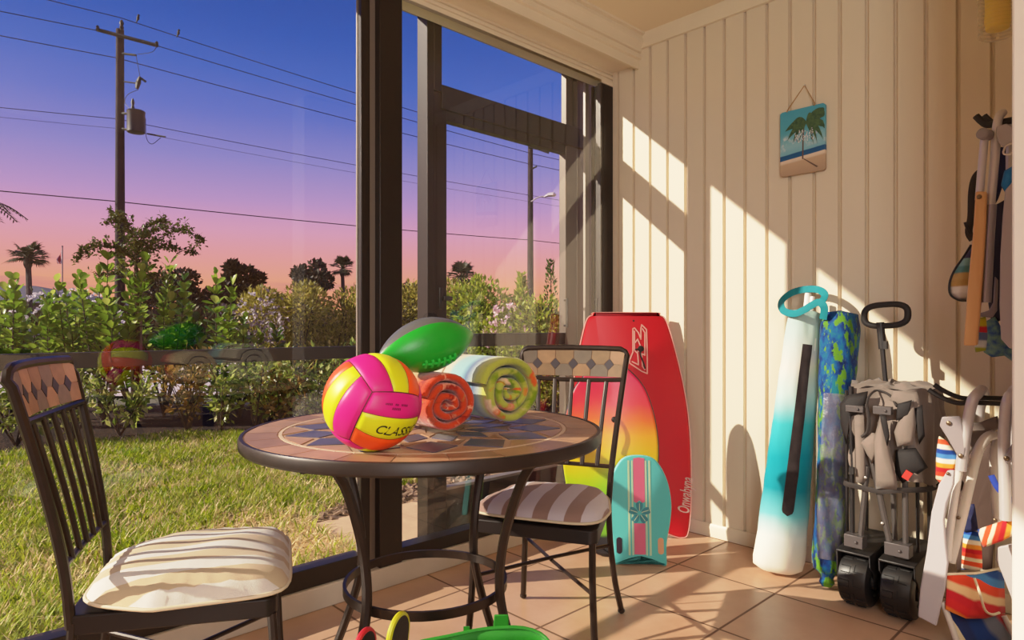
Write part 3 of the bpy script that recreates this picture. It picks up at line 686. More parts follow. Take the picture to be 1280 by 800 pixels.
b = MB(); flat(b, frk, bar(-.024, .024, .165, .036), .0012); flat(b, frk, [(x, y+.0) for x, y in [(-.024, .262), (-.012, .256), (0, .268), (.012, .256), (.024, .262), (.024, .445), (0, .449), (-.024, .445)]], .0012)
L(b.build('pink_stripe', M('pink_print', sr(206, 92, 124), .5), kb, smooth=0, fix=False), 'pink centre stripe')
b = MB()
for k in range(5):
    a = PI/2+2*PI*k/5; px, py = .034*math.cos(a), .214+.034*math.sin(a); pts = []
    for i in range(18):
        tt = 2*PI*i/18; rr_ = .0205*(1-.28*math.cos(tt)) if True else 0; lx, ly = rr_*math.cos(tt), .0150*math.sin(tt)
        if abs(tt) < .4 or abs(tt-2*PI) < .4: lx -= .004
        pts.append((px+lx*math.cos(a)-ly*math.sin(a), py+lx*math.sin(a)+ly*math.cos(a)))
    flat(b, frk, pts, .0017)
for k in range(5):
    a = PI/2+2*PI*k/5; strip(b, frk, [(.010*math.cos(a), .214+.010*math.sin(a)), (.040*math.cos(a), .214+.040*math.sin(a))], .003, .0022, False, 1)
b.build('flower_print', [M('deep_teal_print', sr(44, 130, 142), .5), M('pale_green_print', sr(176, 206, 170), .5)], kb, smooth=0, fix=False)
for s, mt in ((-1, M('dark_grip_slot', sr(40, 22, 40), .7)), (1, M('open_grip_slot', sr(214, 160, 120), .7))):
    b = MB(); pts = []
    for i in range(20):
        a = 2*PI*i/20; pts.append((s*.088+.0125*math.cos(a), .078+(.022 if math.sin(a) > 0 else -.022)+.0125*math.sin(a)))
    flat(b, frk, pts, .0014); b.build('grip_slot', mt, kb, smooth=0, fix=False)
# ================================================================ beach umbrellas in bags
def bagtube(base, top, prof, flat_, seed, wr, n=40, m=60, sag=(0, 0)):
    """soft bag: returns f(s, a, off)"""
    ax = (top-base); Ln = ax.length; ax.normalize(); side = (RT-ax*RT.dot(ax)).normalized(); fr_ = ax.cross(side); fr_ = fr_ if fr_.dot(EYE-base) > 0 else -fr_
    def rad(s):
        for i in range(len(prof)-1):
            if prof[i][0] <= s <= prof[i+1][0]:
                k = (s-prof[i][0])/(prof[i+1][0]-prof[i][0]+1e-9); k = k*k*(3-2*k); return prof[i][1]*(1-k)+prof[i+1][1]*k
        return prof[-1][1]
    def f(s, a, off=0.0):
        r = rad(s); nzv = mnoise.noise(Vector((math.cos(a)*1.6+seed, math.sin(a)*1.6, s*7)))+.5*mnoise.noise(Vector((math.cos(a)*3+seed, math.sin(a)*3+5, s*17+math.cos(a)*2)))
        r2 = r+nzv*wr*min(1, r/.05)+off
        return base+ax*(s*Ln)+side*(r2*math.cos(a)+sag[0]*math.sin(PI*s))+fr_*(r2*flat_*math.sin(a)+sag[1]*math.sin(PI*s))
    return f, Ln
ub = atz(972, 713, .012); ut = aty(1010, 366, 2.795)
ub = Vector((ub.x, ub.y, .012))
f1, LU = bagtube(ub, ut, [(0, .07), (.012, .098), (.05, .104), (.2, .096), (.5, .087), (.8, .075), (.925, .069), (.935, .06), (.94, .0)], .72, 2.0, .006)
t = NT('teal_ombre_canvas'); o = t.obj(); zz = t.sep(o)[2]; nz = t.noise(o, 4, 2)
f = t.math('ADD', t.math('DIVIDE', zz, 1.15), t.math('MULTIPLY', t.math('SUBTRACT', nz, .5), .07))
c = t.ramp(f, [(.0, sr(240, 228, 206)), (.14, sr(226, 232, 222)), (.22, sr(110, 196, 200)), (.30, sr(12, 140, 156)), (.42, sr(10, 150, 166)), (.54, sr(60, 186, 192)), (.64, sr(188, 220, 212)), (.75, sr(224, 220, 208)), (.86, sr(186, 208, 200)), (1, sr(160, 198, 190))])
teal_b = t.out(t.pbr(c, .8, 0, .2, t.bump(t.noise(o, 300, 2), .2, .002), 0, .1))
u1 = T('beach_umbrella', 'teal and white ombre beach umbrella bag leaning on the panelled wall', 'umbrella', (ub.x, ub.y, 0), 'bagged beach umbrellas')
b = MB(); b.grid(lambda i, j: f1(j, 2*PI*i), 48, 70, closeu=True); b.add([f1(0, 2*PI*i/48) for i in range(48)], [tuple(range(48))]); b.build('bag', teal_b, u1, smooth=80)
b = MB()
def zipf(i, j):
    s = .205+.605*j; a = PI/2+.05+(.055 if True else 0)*math.sin(j*3)-.12*(j-.5)+ (i-.5)*.38
    e = min(j, 1-j)*.605*LU; w = 1.0 if e > .03 else math.sqrt(max(0, 1-(1-e/.03)**2)) if j < .5 else 1.0
    a = (PI/2+.10-.12*(j-.5)) + (i-.5)*.50*w
    return f1(s, a, .0025)
b.grid(zipf, 6, 60); b.build('mesh_panel', M('dark_brown_mesh', sr(52, 42, 42), .7, 0, .3, var=(30, .35), bump=(500, .3)), u1, smooth=80, fix=False)
b = MB(); mp_ = lambda u, v, y: aty(u, v, y)
lo = bez([mp_(1029, 399, 2.715), mp_(1030, 384, 2.70), mp_(1022, 378, 2.70), mp_(1004, 388, 2.69), mp_(992, 392, 2.70), mp_(979, 388, 2.73), mp_(977, 377, 2.78), mp_(988, 367, 2.82), mp_(1004, 362, 2.83), mp_(1022, 362, 2.82), mp_(1031, 369, 2.78), mp_(1024, 382, 2.725)], 6)
b.tube(lo, .016, 8, sx=.18, up=(0, -1, .2)); L(b.build('carry_strap', M('teal_webbing', sr(30, 128, 138), .7, 0, .2, bump=(300, .3)), u1), 'teal webbing carry strap')
b = MB(); tp = f1(.925, 0)*.5+f1(.925, PI)*.5
b.tube([tp+(ut-ub).normalized()*-.05, tp+(ut-ub).normalized()*.085], .012, 10); b.tube([tp+RT*.012+(ut-ub).normalized()*-.05-FW*.02, tp+RT*.012-FW*.02+(ut-ub).normalized()*.07], .009, 8); L(b.build('pole_end', M('white_pole', sr(236, 230, 224), .4), u1), 'white pole end')
b = MB(); b.grid(lambda i, j: f1(.79+.045*j, PI/2-.42+i*.10, .003), 2, 3); b.build('care_tag', M('white_tag', sr(238, 234, 228), .7), u1, fix=False)
# patterned umbrella
vb_ = atz(1033, 733, .012); vt = aty(1051, 388, 2.795)
f2, LV = bagtube(vb_, vt, [(0, .018), (.015, .03), (.035, .022), (.06, .052), (.10, .057), (.3, .058), (.6, .062), (.8, .070), (.93, .076), (.985, .066), (.995, .03), (1, .0)], .85, 6.0, .007)
t = NT('blue_green_print_canvas'); o = t.obj(); mp = t.n('Mapping', Scale=(1, 1, .55)); t.t.links.new(o, mp.inputs[0]); mp.inputs['Rotation'].default_value = (0, .6, 0)
n1_ = t.noise(mp.outputs[0], 26, 4, .6); mp2 = t.n('Mapping', Location=(3, 1, 2), Scale=(1, 1, .45)); mp2.inputs['Rotation'].default_value = (.4, -.5, 0); t.t.links.new(o, mp2.inputs[0]); n2_ = t.noise(mp2.outputs[0], 34, 4, .6)
c = t.ramp(n1_, [(.34, sr(4, 22, 66)), (.46, sr(6, 52, 118)), (.56, sr(10, 82, 136)), (.66, sr(18, 104, 116))])
c = t.mix(t.ramp(n2_, [(.53, (0, 0, 0, 1)), (.58, (1, 1, 1, 1))]), c, sr(84, 134, 30))
bgm = t.out(t.pbr(c, .75, 0, .25, t.bump(t.noise(o, 300, 2), .2, .002), 0, .1))
u2 = T('beach_umbrella', 'blue and green patterned beach umbrella in a cloudy sleeve, beside the wagon', 'umbrella', (vb_.x, vb_.y, 0), 'bagged beach umbrellas')
b = MB(); b.grid(lambda i, j: f2(j, 2*PI*i), 44, 70, closeu=True); b.build('canopy', bgm, u2, smooth=80)
t = NT('cloudy_plastic_sleeve'); o = t.obj(); nz = t.noise(o, 16, 3, .6); p_ = t.pbr(sr(120, 116, 128), .3, 0, .6, t.bump(nz, .5, .01)); tr_ = t.n('BsdfTransparent', Color=(1, 1, 1, 1)).outputs[0]
sleeve = t.out(t.n('MixShader', i0=t.ramp(nz, [(.3, (.3, .3, .3, 1)), (.7, (.62, .62, .62, 1))]), i1=tr_, i2=p_).outputs[0])
b = MB(); b.grid(lambda i, j: f2(.10+.585*j, PI*.05+PI*.80*i, .006+.006*math.sin(j*PI)), 24, 40); b.build('clear_sleeve', sleeve, u2, smooth=80, fix=False)
b = MB(); b.grid(lambda i, j: f2(.67+.07*j, PI/2-.75+i*.45, .012), 4, 4); b.build('care_tag', M('white_tag', sr(238, 234, 228), .7), u2, fix=False)
# ================================================================ folding wagon
wx, wy = -.785, 2.60
wg = T('folding_wagon', 'folded grey fabric beach wagon with wide black wheels and an upright loop handle', 'wagon', (wx, wy, 0))
blkp = M('black_wagon_plastic', sr(34, 31, 31), .45, 0, .5); blkm = M('black_steel_tube', sr(44, 40, 40), .38, .3, .5); gun = M('grey_steel_tube', sr(92, 86, 84), .4, .5, .5)
tyre = M('black_wheel_rubber', sr(30, 28, 28), .4, 0, .5, var=(9, .3)); groove = M('tread_groove', sr(12, 11, 11), .7)
WR, WW = .098, .052
for (xx, yy) in ((-.852, 2.575), (-.712, 2.575), (-.852, 2.745), (-.712, 2.745)):
    b = MB(); b.lathe((xx, yy, WR+.001), (1, 0, 0), [(-WW, WR*.55), (-WW, WR*.80), (-WW*.86, WR*.94), (-WW*.5, WR*.99), (0, WR), (WW*.5, WR*.99), (WW*.86, WR*.94), (WW, WR*.80), (WW, WR*.55), (WW*.8, WR*.5)], 36); bw = b
    if yy < 2.6:
        b = MB()
        for a0 in range(0, 360, 30):
            a = math.radians(a0)
            def wpt(x, aa, r=WR+.0006): 
                rr_ = r*(1-.012*abs(x/WW)**2*4*.25); return Vector((xx+x, yy-rr_*math.cos(aa), WR+.001+rr_*math.sin(aa)))
            for seg in ([(-.036, a-.12), (-.006, a-.12), (-.006, a+.12), (-.036, a+.12)], [(.008, a-.05), (.036, a-.05)], [(.008, a-.05), (.008, a+.2)]):
                b.tube([wpt(x, aa) for x, aa in seg], .0016, 5)
        bw.v += b.v; bw.f += [[i+len(bw.v)-len(b.v) for i in f_] for f_ in b.f]; bw.mi += [1]*len(b.f)
    w_ = bw.build('wheel', [tyre, groove], wg, smooth=35)
    b = MB(); b.lathe((xx, yy, WR+.001), (1, 0, 0), [(-WW-.006, .02), (-WW-.002, .03), (WW+.002, .03), (WW+.006, .02)], 18); b.build('hub', blkp, w_)
for xx in (-.852, -.712):
    b = MB(); hwid = .057
    pr = [(2.50, .208), (2.66, .222), (2.80, .222), (2.80, .214), (2.66, .214), (2.50, .200)]
    b.prism([(xx-hwid, y, z) for y, z in pr], (hwid*2, 0, 0))
    for s in (-1, 1):
        sp_ = [(2.50, .208), (2.62, .216), (2.64, .16), (2.60, .085), (2.56, .085), (2.535, .14), (2.505, .165)] if not (s < 0 and xx < -.8) else [(2.50, .208), (2.62, .216), (2.64, .16), (2.60, .06), (2.52, .055), (2.505, .12)]
        b.prism([(xx+s*hwid, y, z) for y, z in sp_], (-s*.005, 0, 0))
    b.build('wheel_housing', blkp, wg, bevel=.003)
for (x0, zb, x1, zt, y, r) in ((-.868, .235, -.872, .80, 2.545, .0085), (-.905, .22, -.908, .78, 2.60, .006), (-.838, .24, -.815, .52, 2.535, .010), (-.735, .235, -.80, .56, 2.530, .0105), (-.695, .215, -.700, .79, 2.545, .0095), (-.672, .23, -.676, .74, 2.60, .006), (-.650, .26, -.655, .74, 2.66, .008), (-.63, .24, -.632, .62, 2.72, .0075), (-.885, .23, -.885, .78, 2.74, .008), (-.76, .23, -.78, .7, 2.66, .009)):
    b = MB(); b.tube([(x0, y, zb), (x1, y, zt)], r, 8); b.build('frame_tube', gun if r > .0089 else blkm, wg)
for (x0, x1, zc) in ((-.885, -.822, .245), (-.752, -.675, .248)):
    b = MB(); b.bx(x0, x1, 2.508, 2.555, zc-.022, zc+.022); b.ball(((x0+x1)/2+.01, 2.506, zc), .006, 8); b.build('hinge_bracket', M('grey_hinge', sr(86, 80, 80), .45, .3, .5), wg, bevel=.004)
for (u, v) in ((1071, 680), (1082, 597), (1103, 654)):
    b = MB(); p_ = aty(u, v, 2.52); b.lathe(p_, (0, -1, 0), [(0, .006), (.004, .005), (.006, .002)], 10); b.build('rivet', M('steel_rivet', sr(190, 184, 176), .3, .8, .5), wg)
# gathered fabric body: pleated shell with flaps
fab = M('taupe_polyester', sr(132, 118, 109), .8, 0, .25, var=(7, .18), bump=(300, .25, .002), sheen=.1); fabd = M('black_lining', sr(36, 32, 32), .7, 0, .3, bump=(200, .2, .002))
t = NT('wagon_fabric')
def shell(i, j, x0=-.893, x1=-.636, y0=2.555, y1=2.80, z0=.475, z1=.80, ph=0.0, dep=.022, k=9):
    a = 2*PI*i; n = 5; ca, sa = math.cos(a), math.sin(a); kk = (abs(ca)**n+abs(sa)**n)**(-1/n)
    pl = math.sin(a*k+2.5*math.sin(a*2+ph)+ph+j*1.6)*dep*(.35+.65*(1-j)**.7)+mnoise.noise(Vector((ca*2+ph, sa*2, j*4)))*.02
    hx, hy = (x1-x0)/2, (y1-y0)/2; 
    return Vector(((x0+x1)/2+ca*kk*(hx+pl*.7), (y0+y1)/2+sa*kk*(hy+pl), z0+(z1-z0)*j+.014*math.sin(a*5+ph)*(1-j)+.006*math.sin(a*7+1)*j))
b = MB(); b.grid(lambda i, j: shell(i, j), 130, 26, 0, closeu=True)
b.grid(lambda i, j: (lambda e: Vector((e.x*(1-j)+(-.772)*j, e.y*(1-j)+2.68*j, e.z+.012*math.sin(j*PI)+.02*mnoise.noise(Vector((e.x*20*(1-j), e.y*20*(1-j), 2))))))(shell(i, 1)), 130, 6, 0, closeu=True)
b.build('fabric_body', fab, wg, smooth=80, sub=0)
def flap(name, pts, mat, y=2.54, bul=.02, th=.003):
    """hanging cloth flap: outline pixels on plane y, bulging toward the viewer"""
    P_ = [aty(u, v, y) for u, v in pts]; c_ = sum(P_, Vector())/len(P_); b = MB(); n = len(P_); vs = [c_-Vector((0, bul, 0))]
    for k in (.35, .7, 1.0):
        for p in P_: vs.append(c_+(p-c_)*k-Vector((0, bul*(1-k*k), 0)))
    fs = [(0, 1+i, 1+(i+1) % n) for i in range(n)]
    for r in range(2):
        for i in range(n): fs.append((1+r*n+i, 1+(r+1)*n+i, 1+(r+1)*n+(i+1) % n, 1+r*n+(i+1) % n))
    b.add(vs, fs); return b.build(name, mat, wg, smooth=70, fix=True, solid=th)
flap('fabric_flap', [(1093, 548), (1100, 520), (1104, 528), (1112, 560), (1122, 605), (1121, 612), (1095, 611), (1094, 580)], fab, 2.505, .018)
flap('fabric_flap', [(1076, 553), (1090, 541), (1099, 543), (1100, 560), (1090, 580), (1080, 560)], fab, 2.515, .012)
flap('fabric_flap', [(1118, 540), (1130, 508), (1142, 500), (1145, 530), (1141, 556), (1122, 558)], fab, 2.515, .016)
flap('fabric_flap', [(1068, 520), (1080, 516), (1082, 600), (1078, 606), (1070, 602)], fab, 2.525, .012)
flap('fabric_flap', [(1118, 488), (1146, 490), (1154, 512), (1146, 514), (1128, 508), (1112, 500)], fab, 2.53, .01)
flap('lining_flap', [(1120, 562), (1145, 560), (1160, 584), (1148, 592), (1128, 604), (1119, 590)], fabd, 2.535, .015)
flap('lining_flap', [(1050, 505), (1060, 494), (1085, 489), (1082, 512), (1064, 520), (1058, 556), (1051, 530)], fabd, 2.535, .012)
flap('lining_flap', [(1100, 518), (1108, 520), (1112, 545), (1109, 560), (1103, 535)], fabd, 2.50, .006)
flap('lining_flap', [(1122, 505), (1140, 500), (1136, 520), (1120, 526)], fabd, 2.505, .006)
flap('lining_flap', [(1140, 512), (1153, 506), (1156, 545), (1149, 556), (1145, 530)], fabd, 2.525, .008)
for (u0, u1, v0, v1) in ((1058, 1080, 506, 516), (1092, 1115, 507, 519)):
    a_, c_ = aty(u0, v0, 2.515), aty(u1, v1, 2.515); b = MB(); b.bx(a_.x, c_.x, 2.505, 2.53, a_.z, c_.z); b.ball(((a_.x+c_.x)/2+.012, 2.504, (a_.z+c_.z)/2), .0055, 8); b.build('corner_bracket', M('grey_hinge', sr(86, 80, 80), .45, .3, .5), wg, bevel=.003)
b = MB(); P_ = [aty(u, v, 2.512) for u, v in ((1056, 604), (1075, 609), (1098, 614), (1122, 613))]; P2 = [Vector((-.635, 2.60, P_[-1].z+.004)), Vector((-.63, 2.74, P_[-1].z+.01))]
b.tube(bez([Vector((P_[0].x-.012, 2.56, P_[0].z+.004))]+P_+P2, 4), .010, 8, sx=.25, up=(0, -1, 0)); b.build('cinch_strap', M('black_webbing', sr(52, 46, 44), .7, 0, .3, bump=(300, .3)), wg)
b = MB(); b.tube(bez([aty(u, v, y) for u, v, y in ((1083, 508, 2.515), (1086, 496, 2.52), (1096, 488, 2.56), (1112, 494, 2.55), (1121, 508, 2.51))], 5), .004, 6); b.tube(bez([aty(u, v, y) for u, v, y in ((1083, 505, 2.51), (1086, 525, 2.505), (1084, 540, 2.508), (1077, 546, 2.51))], 5), .0055, 6); b.build('pull_cord', M('black_webbing', sr(52, 46, 44), .7), wg)
b = MB(); b.tube(bez([aty(u, v, y) for u, v, y in ((1062, 520, 2.515), (1064, 560, 2.51), (1065, 588, 2.51))], 5), .0035, 6); e_ = aty(1065, 588, 2.51); b.bx(e_.x-.008, e_.x+.008, 2.502, 2.516, e_.z-.012, e_.z+.012); b.build('strap_toggle', blkp, wg)
p_ = aty(1134, 594, 2.515); b = MB(); b.box(p_, (.022, .006, .030), Matrix.Rotation(.5, 3, 'Y')); L(b.build('red_tab', M('red_tab_fabric', sr(206, 44, 34), .5), wg), 'small red tab')
hx, hy = -.748, 2.70
hp_ = aty(1108, 488, hy); ht = aty(1101, 412, hy); b = MB()
b.tube([Vector((hp_.x, hy, .62)), hp_, ht], .0085, 10); b.build('handle_stem', blkm, wg)
b = MB(); st_ = ht+(hp_-ht)*.32; b.tube([st_, ht+(ht-hp_)*.12], .0135, 12); b.box(st_+Vector((.012, -.004, .015)), (.012, .02, .03)); b.build('handle_collar', blkp, wg)
gc = aty(1107, 394, hy); b = MB(); rg = []
for i in range(40):
    a = 2*PI*i/40; n_ = 3.0; ca, sa = math.cos(a), math.sin(a); kk = (abs(ca)**n_+abs(sa)**n_)**(-1/n_); rg.append(gc+Vector((.074*ca*kk, 0, .040*sa*kk+.004*ca)))
b.tube(rg, .0115, 10, closed=True); b.build('handle_grip', M('black_grip_foam', sr(36, 33, 33), .6, 0, .4, bump=(200, .1)), wg, smooth=80)
# ================================================================ beach chairs hanging on hooks
alu = M('silver_chair_tube', sr(206, 200, 200), .35, .35, .5); alw = M('pale_chair_tube', sr(222, 214, 204), .4, .1, .5); gplas = M('grey_arm_plastic', sr(178, 170, 172), .5, 0, .4); gpl2 = M('mid_grey_hinge_plastic', sr(142, 134, 136), .5)
blu = M('royal_blue_binding', sr(28, 60, 160), .6); navy = M('navy_webbing', sr(24, 30, 74), .7)
def stripecloth(name, cols, per, axis, rot=0.0, wob=.15):
    t = NT(name); o = t.obj(); mp = t.n('Mapping'); t.t.links.new(o, mp.inputs[0]); mp.inputs['Rotation'].default_value = (0, rot, 0); s_ = t.sep(mp.outputs[0])
    f = t.math('FRACT', t.math('ADD', t.math('DIVIDE', s_[axis], per), t.math('MULTIPLY', t.noise(o, 7, 2), wob))); n = len(cols)
    c = t.ramp(f, [p_ for i, cc in enumerate(cols) for p_ in ((i/n+.0, cc), ((i+.72)/n, cc))]); return t.out(t.pbr(c, .8, 0, .25, t.bump(t.noise(o, 300, 2), .2, .002), 0, .1))
SER = [sr(238, 220, 180), sr(226, 66, 40), sr(200, 30, 40), sr(236, 150, 50), sr(244, 232, 206), sr(70, 130, 190), sr(24, 62, 140), sr(238, 226, 200), sr(232, 84, 46)]
ser_h = stripecloth('serape_stripe_across', SER, .13, 2); ser_v = stripecloth('serape_stripe_lengthwise', SER, .16, 0, .35); ser_d = stripecloth('serape_stripe_slanted', [sr(70, 130, 190), sr(40, 80, 150), sr(240, 226, 190), sr(236, 130, 50), sr(214, 40, 44), sr(206, 34, 48), sr(240, 200, 150), sr(228, 70, 40)], .17, 0, .95)
def ptube(root, name, pts, r, y, mat, n=10, sm=True, smo=5):
    P_ = [aty(p[0], p[1], p[2] if len(p) > 2 else y) for p in pts]; b = MB(); b.tube(bez(P_, smo) if sm else P_, r, n); return b.build(name, mat, root, smooth=70)
def pplate(root, name, pts, y, th, mat, bev=.004, sm=False):
    P_ = [aty(p[0], p[1], y) for p in pts]
    if sm:
        k = len(P_); out = []
        for i in range(k):
            a, b_, c, d = P_[i-1], P_[i], P_[(i+1) % k], P_[(i+2) % k]
            for j in range(4):
                t_ = j/4; out.append(.5*((2*b_)+(c-a)*t_+(2*a-5*b_+4*c-d)*t_*t_+(3*b_-a-3*c+d)*t_**3))
        P_ = out
    b = MB(); b.prism(P_, (0, th, 0)); return b.build(name, mat, root, smooth=40, bevel=bev)
def pcloth(root, name, pts, y, mat, bul=.015, th=.004, ys=None):
    P_ = [aty(p[0], p[1], p[2] if len(p) > 2 else y) for p in pts]; c_ = sum(P_, Vector())/len(P_); n = len(P_); b = MB(); vs = [c_-Vector((0, bul, 0))]
    dd = []
    for i, p in enumerate(P_):
        q_ = P_[(i+1) % n]
        for k in range(5): dd.append(p+(q_-p)*(k/5))
    n = len(dd)
    for k in (.25, .5, .75, 1.0):
        for i, p in enumerate(dd): 
            w_ = c_+(p-c_)*k; vs.append(w_-Vector((0, bul*(1-k*k)+.004*mnoise.noise(w_*40)*(1 if k < 1 else .4), 0)))
    fs = [(0, 1+i, 1+(i+1) % n) for i in range(n)]
    for r in range(3):
        for i in range(n): fs.append((1+r*n+i, 1+(r+1)*n+i, 1+(r+1)*n+(i+1) % n, 1+r*n+(i+1) % n))
    b.add(vs, fs); return b.build(name, mat, root, smooth=70, solid=th)
def bolts(root, pts, y, r=.0075):
    for (u, v) in pts:
        b = MB(); b.lathe(aty(u, v, y), (0, -1, 0), [(0, r), (.003, r*.9), (.005, r*.4)], 12); b.build('bolt', M('brass_bolt', sr(112, 92, 70), .35, .7, .5), root)
def backrail(root, p0, y0, y1, r, mat, name='cross_tube'):
    a = aty(p0[0], p0[1], y0); b = MB(); b.tube([a, Vector((a.x+.005, y1, a.z+.012))], r, 10); return b.build(name, mat, root)
Y0, Y1 = 2.40, 2.80
# ---- lower chair, left of the pair
lc = T('beach_chair', 'folded beach chair on the lower hook with grey paddle arm and rainbow serape pocket', 'beach chair', (-.48, 2.55, .02), 'folded beach chairs on the lower hook')
ptube(lc, 'back_tube', [(1201, 588), (1205, 556), (1211, 520), (1216, 500), (1222, 492, 2.43), (1226, 488, 2.55), (1228, 487, 2.68), (1230, 494, 2.76), (1224, 520, 2.80), (1222, 600, 2.80)], .0155, Y0, alu, 12)
ptube(lc, 'front_tube', [(1243, 543, 2.47), (1232, 548, 2.45), (1222, 566), (1212, 605), (1202, 648), (1188, 702)], .0145, 2.44, alw, 12)
ptube(lc, 'side_tube', [(1203, 566), (1196, 606), (1188, 660), (1184, 700)], .011, 2.42, alw)
ptube(lc, 'side_tube', [(1194, 590), (1176, 650), (1172, 664)], .010, 2.46, alw)
pplate(lc, 'hinge_plate', [(1177, 521), (1200, 520), (1205, 540), (1207, 562), (1205, 573), (1200, 576), (1184, 548), (1174, 532)], 2.385, .008, gpl2)
pplate(lc, 'hinge_bar', [(1194, 523), (1222, 529), (1246, 520), (1248, 536), (1222, 552), (1208, 572), (1203, 560)], 2.47, .02, M('brown_grey_plastic', sr(112, 100, 92), .5))  # hinge bar in a darker, browner grey
pplate(lc, 'armrest', [(1184, 588), (1193, 588), (1192, 606), (1183, 630), (1180, 650), (1182, 680), (1185, 704), (1181, 735), (1170, 783), (1147, 771), (1150, 735), (1158, 690), (1164, 640), (1173, 606)], 2.36, .014, gplas, .004, False)
bolts(lc, [(1186, 529), (1201, 570)], 2.383); bolts(lc, [(1185, 592)], 2.357, .005); bolts(lc, [(1198, 647)], 2.42, .006)
pcloth(lc, 'striped_seat', [(1174, 545), (1184, 552), (1198, 572), (1192, 592), (1178, 606), (1170, 598), (1171, 565)], 2.43, ser_h, .012)
pcloth(lc, 'striped_strap', [(1205, 664), (1223, 662), (1227, 686), (1228, 712), (1202, 712), (1203, 690)], 2.50, ser_h, .008)
pcloth(lc, 'blue_strap', [(1206, 630), (1218, 630), (1223, 663), (1206, 665)], 2.495, navy, .004)
pcloth(lc, 'shaded_sling', [(1207, 566), (1242, 552), (1246, 640), (1240, 712), (1196, 712), (1194, 640)], 2.66, M('sling_painted_shade', sr(74, 54, 46), .8), .006)  # dark sheet added behind the tubes, shade painted into its brown
pk = pcloth(lc, 'striped_pocket', [(1184, 717, 2.40), (1220, 716, 2.50), (1254, 709, 2.60), (1256, 766, 2.60), (1231, 773, 2.50), (1207, 773, 2.42), (1182, 762, 2.38)], 2.4, ser_d, .02)
b = MB(); b.tube([aty(u, v, y)-Vector((0, .006, 0)) for u, v, y in ((1184, 717, 2.40), (1220, 716, 2.50), (1254, 709, 2.60))], .004, 6); b.build('cream_binding', M('cream_binding', sr(240, 226, 196), .7), pk)
b = MB(); b.tube(bez([aty(u, v, y)-Vector((0, .034, 0)) for u, v, y in ((1221, 719, 2.49), (1228, 738, 2.49), (1234, 758, 2.51), (1243, 764, 2.55), (1252, 762, 2.585))], 5), .004, 6); b.build('cream_binding', M('cream_binding', sr(240, 226, 196), .7), pk)
ser2 = stripecloth('serape_stripe_deep', [sr(40, 60, 120), sr(30, 70, 150), sr(120, 130, 150), sr(200, 50, 60), sr(236, 110, 60), sr(240, 226, 190)], .15, 0, .5)
pcloth(lc, 'striped_backrest', [(1182, 764, 2.42), (1256, 768, 2.62), (1262, 790, 2.62), (1268, 816, 2.62), (1210, 850, 2.42), (1196, 800, 2.42)], 2.5, ser2, .015)
ptube(lc, 'back_tube', [(1178, 752), (1190, 784), (1204, 826)], .009, 2.40, alw); ptube(lc, 'back_tube', [(1255, 770), (1270, 800), (1282, 826)], .008, 2.60, alw)
# ---- lower chair, right of the pair
lb = T('beach_chair', 'second folded beach chair on the lower hook, half hidden by the white wall edge', 'beach chair', (-.39, 2.55, .02), 'folded beach chairs on the lower hook')
ptube(lb, 'back_tube', [(1257, 650), (1256, 600), (1255, 555), (1257, 515), (1261, 498), (1266, 491, 2.44), (1268, 487, 2.58), (1270, 490, 2.72), (1266, 520, 2.78), (1262, 610, 2.78)], .0155, Y0, alu, 12)
ptube(lb, 'front_tube', [(1250, 542, 2.54), (1244, 560), (1243, 590), (1246, 640), (1248, 660)], .013, 2.52, alw, 12)
pplate(lb, 'hinge_plate', [(1276, 542), (1264, 556), (1254, 572), (1257, 580), (1276, 574)], 2.38, .008, gpl2)
pplate(lb, 'armrest', [(1247, 684), (1276, 678), (1277, 778), (1270, 768), (1263, 745), (1250, 712), (1244, 700)], 2.52, .014, gplas, .004)
bolts(lb, [(1258, 573)], 2.378); bolts(lb, [(1244, 650)], 2.44, .006)
b = MB(); b.tube(bez([aty(u, v, 2.42) for u, v in ((1239, 594), (1246, 608), (1256, 619), (1267, 626), (1276, 629))], 5), .009, 8, sx=.4, up=(0, -1, 0)); b.build('blue_strap', blu, lb)
pcloth(lb, 'striped_strap', [(1222, 662), (1252, 652), (1276, 638), (1276, 664), (1252, 676), (1229, 684)], 2.43, stripecloth('serape_band', SER, .11, 0, -.2), .010)
pcloth(lb, 'white_sling', [(1252, 622), (1262, 626), (1262, 642), (1250, 650)], 2.46, M('blue_white_cloth', sr(196, 206, 226), .7), .004)
# ---- hooks
hook = M('black_rubber_hook', sr(30, 26, 26), .5)
hk = T('wall_hook', 'black double-prong hook low on the right, holding the folded striped chairs', 'hook', (-.33, 2.47, .8), 'black wall hooks')
for (y, du, dv) in ((2.44, 0, 1), (2.475, 7, -5)):
    b = MB(); p_ = [aty(u+du, v+dv, y) for u, v in ((1161, 486), (1172, 493), (1187, 500), (1200, 503), (1210, 502))]; e_ = p_[-1]; b.tube(bez(p_, 5)+[Vector((-.40, y, e_.z+.004)), Vector((-.317, y, e_.z+.008))], .0078, 8); b.build('prong', hook, hk)
b = MB(); b.bx(-.325, -.3155, 2.40, 2.52, .70, .84); b.build('mounting_plate', hook, hk, bevel=.003)
uh = T('wall_hook', 'black hook high on the right, holding the wooden-armed chair', 'hook', (-.33, 2.47, 1.6), 'black wall hooks')
for y, du in ((2.445, 0), (2.50, 10)):
    b = MB(); p_ = [aty(u+du, v, y) for u, v in ((1220, 145), (1227, 152), (1234, 156), (1246, 154))]; e_ = p_[-1]; b.tube(bez(p_, 4)+[Vector((-.317, y, e_.z))], .0105, 8); b.build('prong', hook, uh)
b = MB(); b.bx(-.325, -.3155, 2.40, 2.54, 1.58, 1.72); b.build('mounting_plate', hook, uh, bevel=.003)
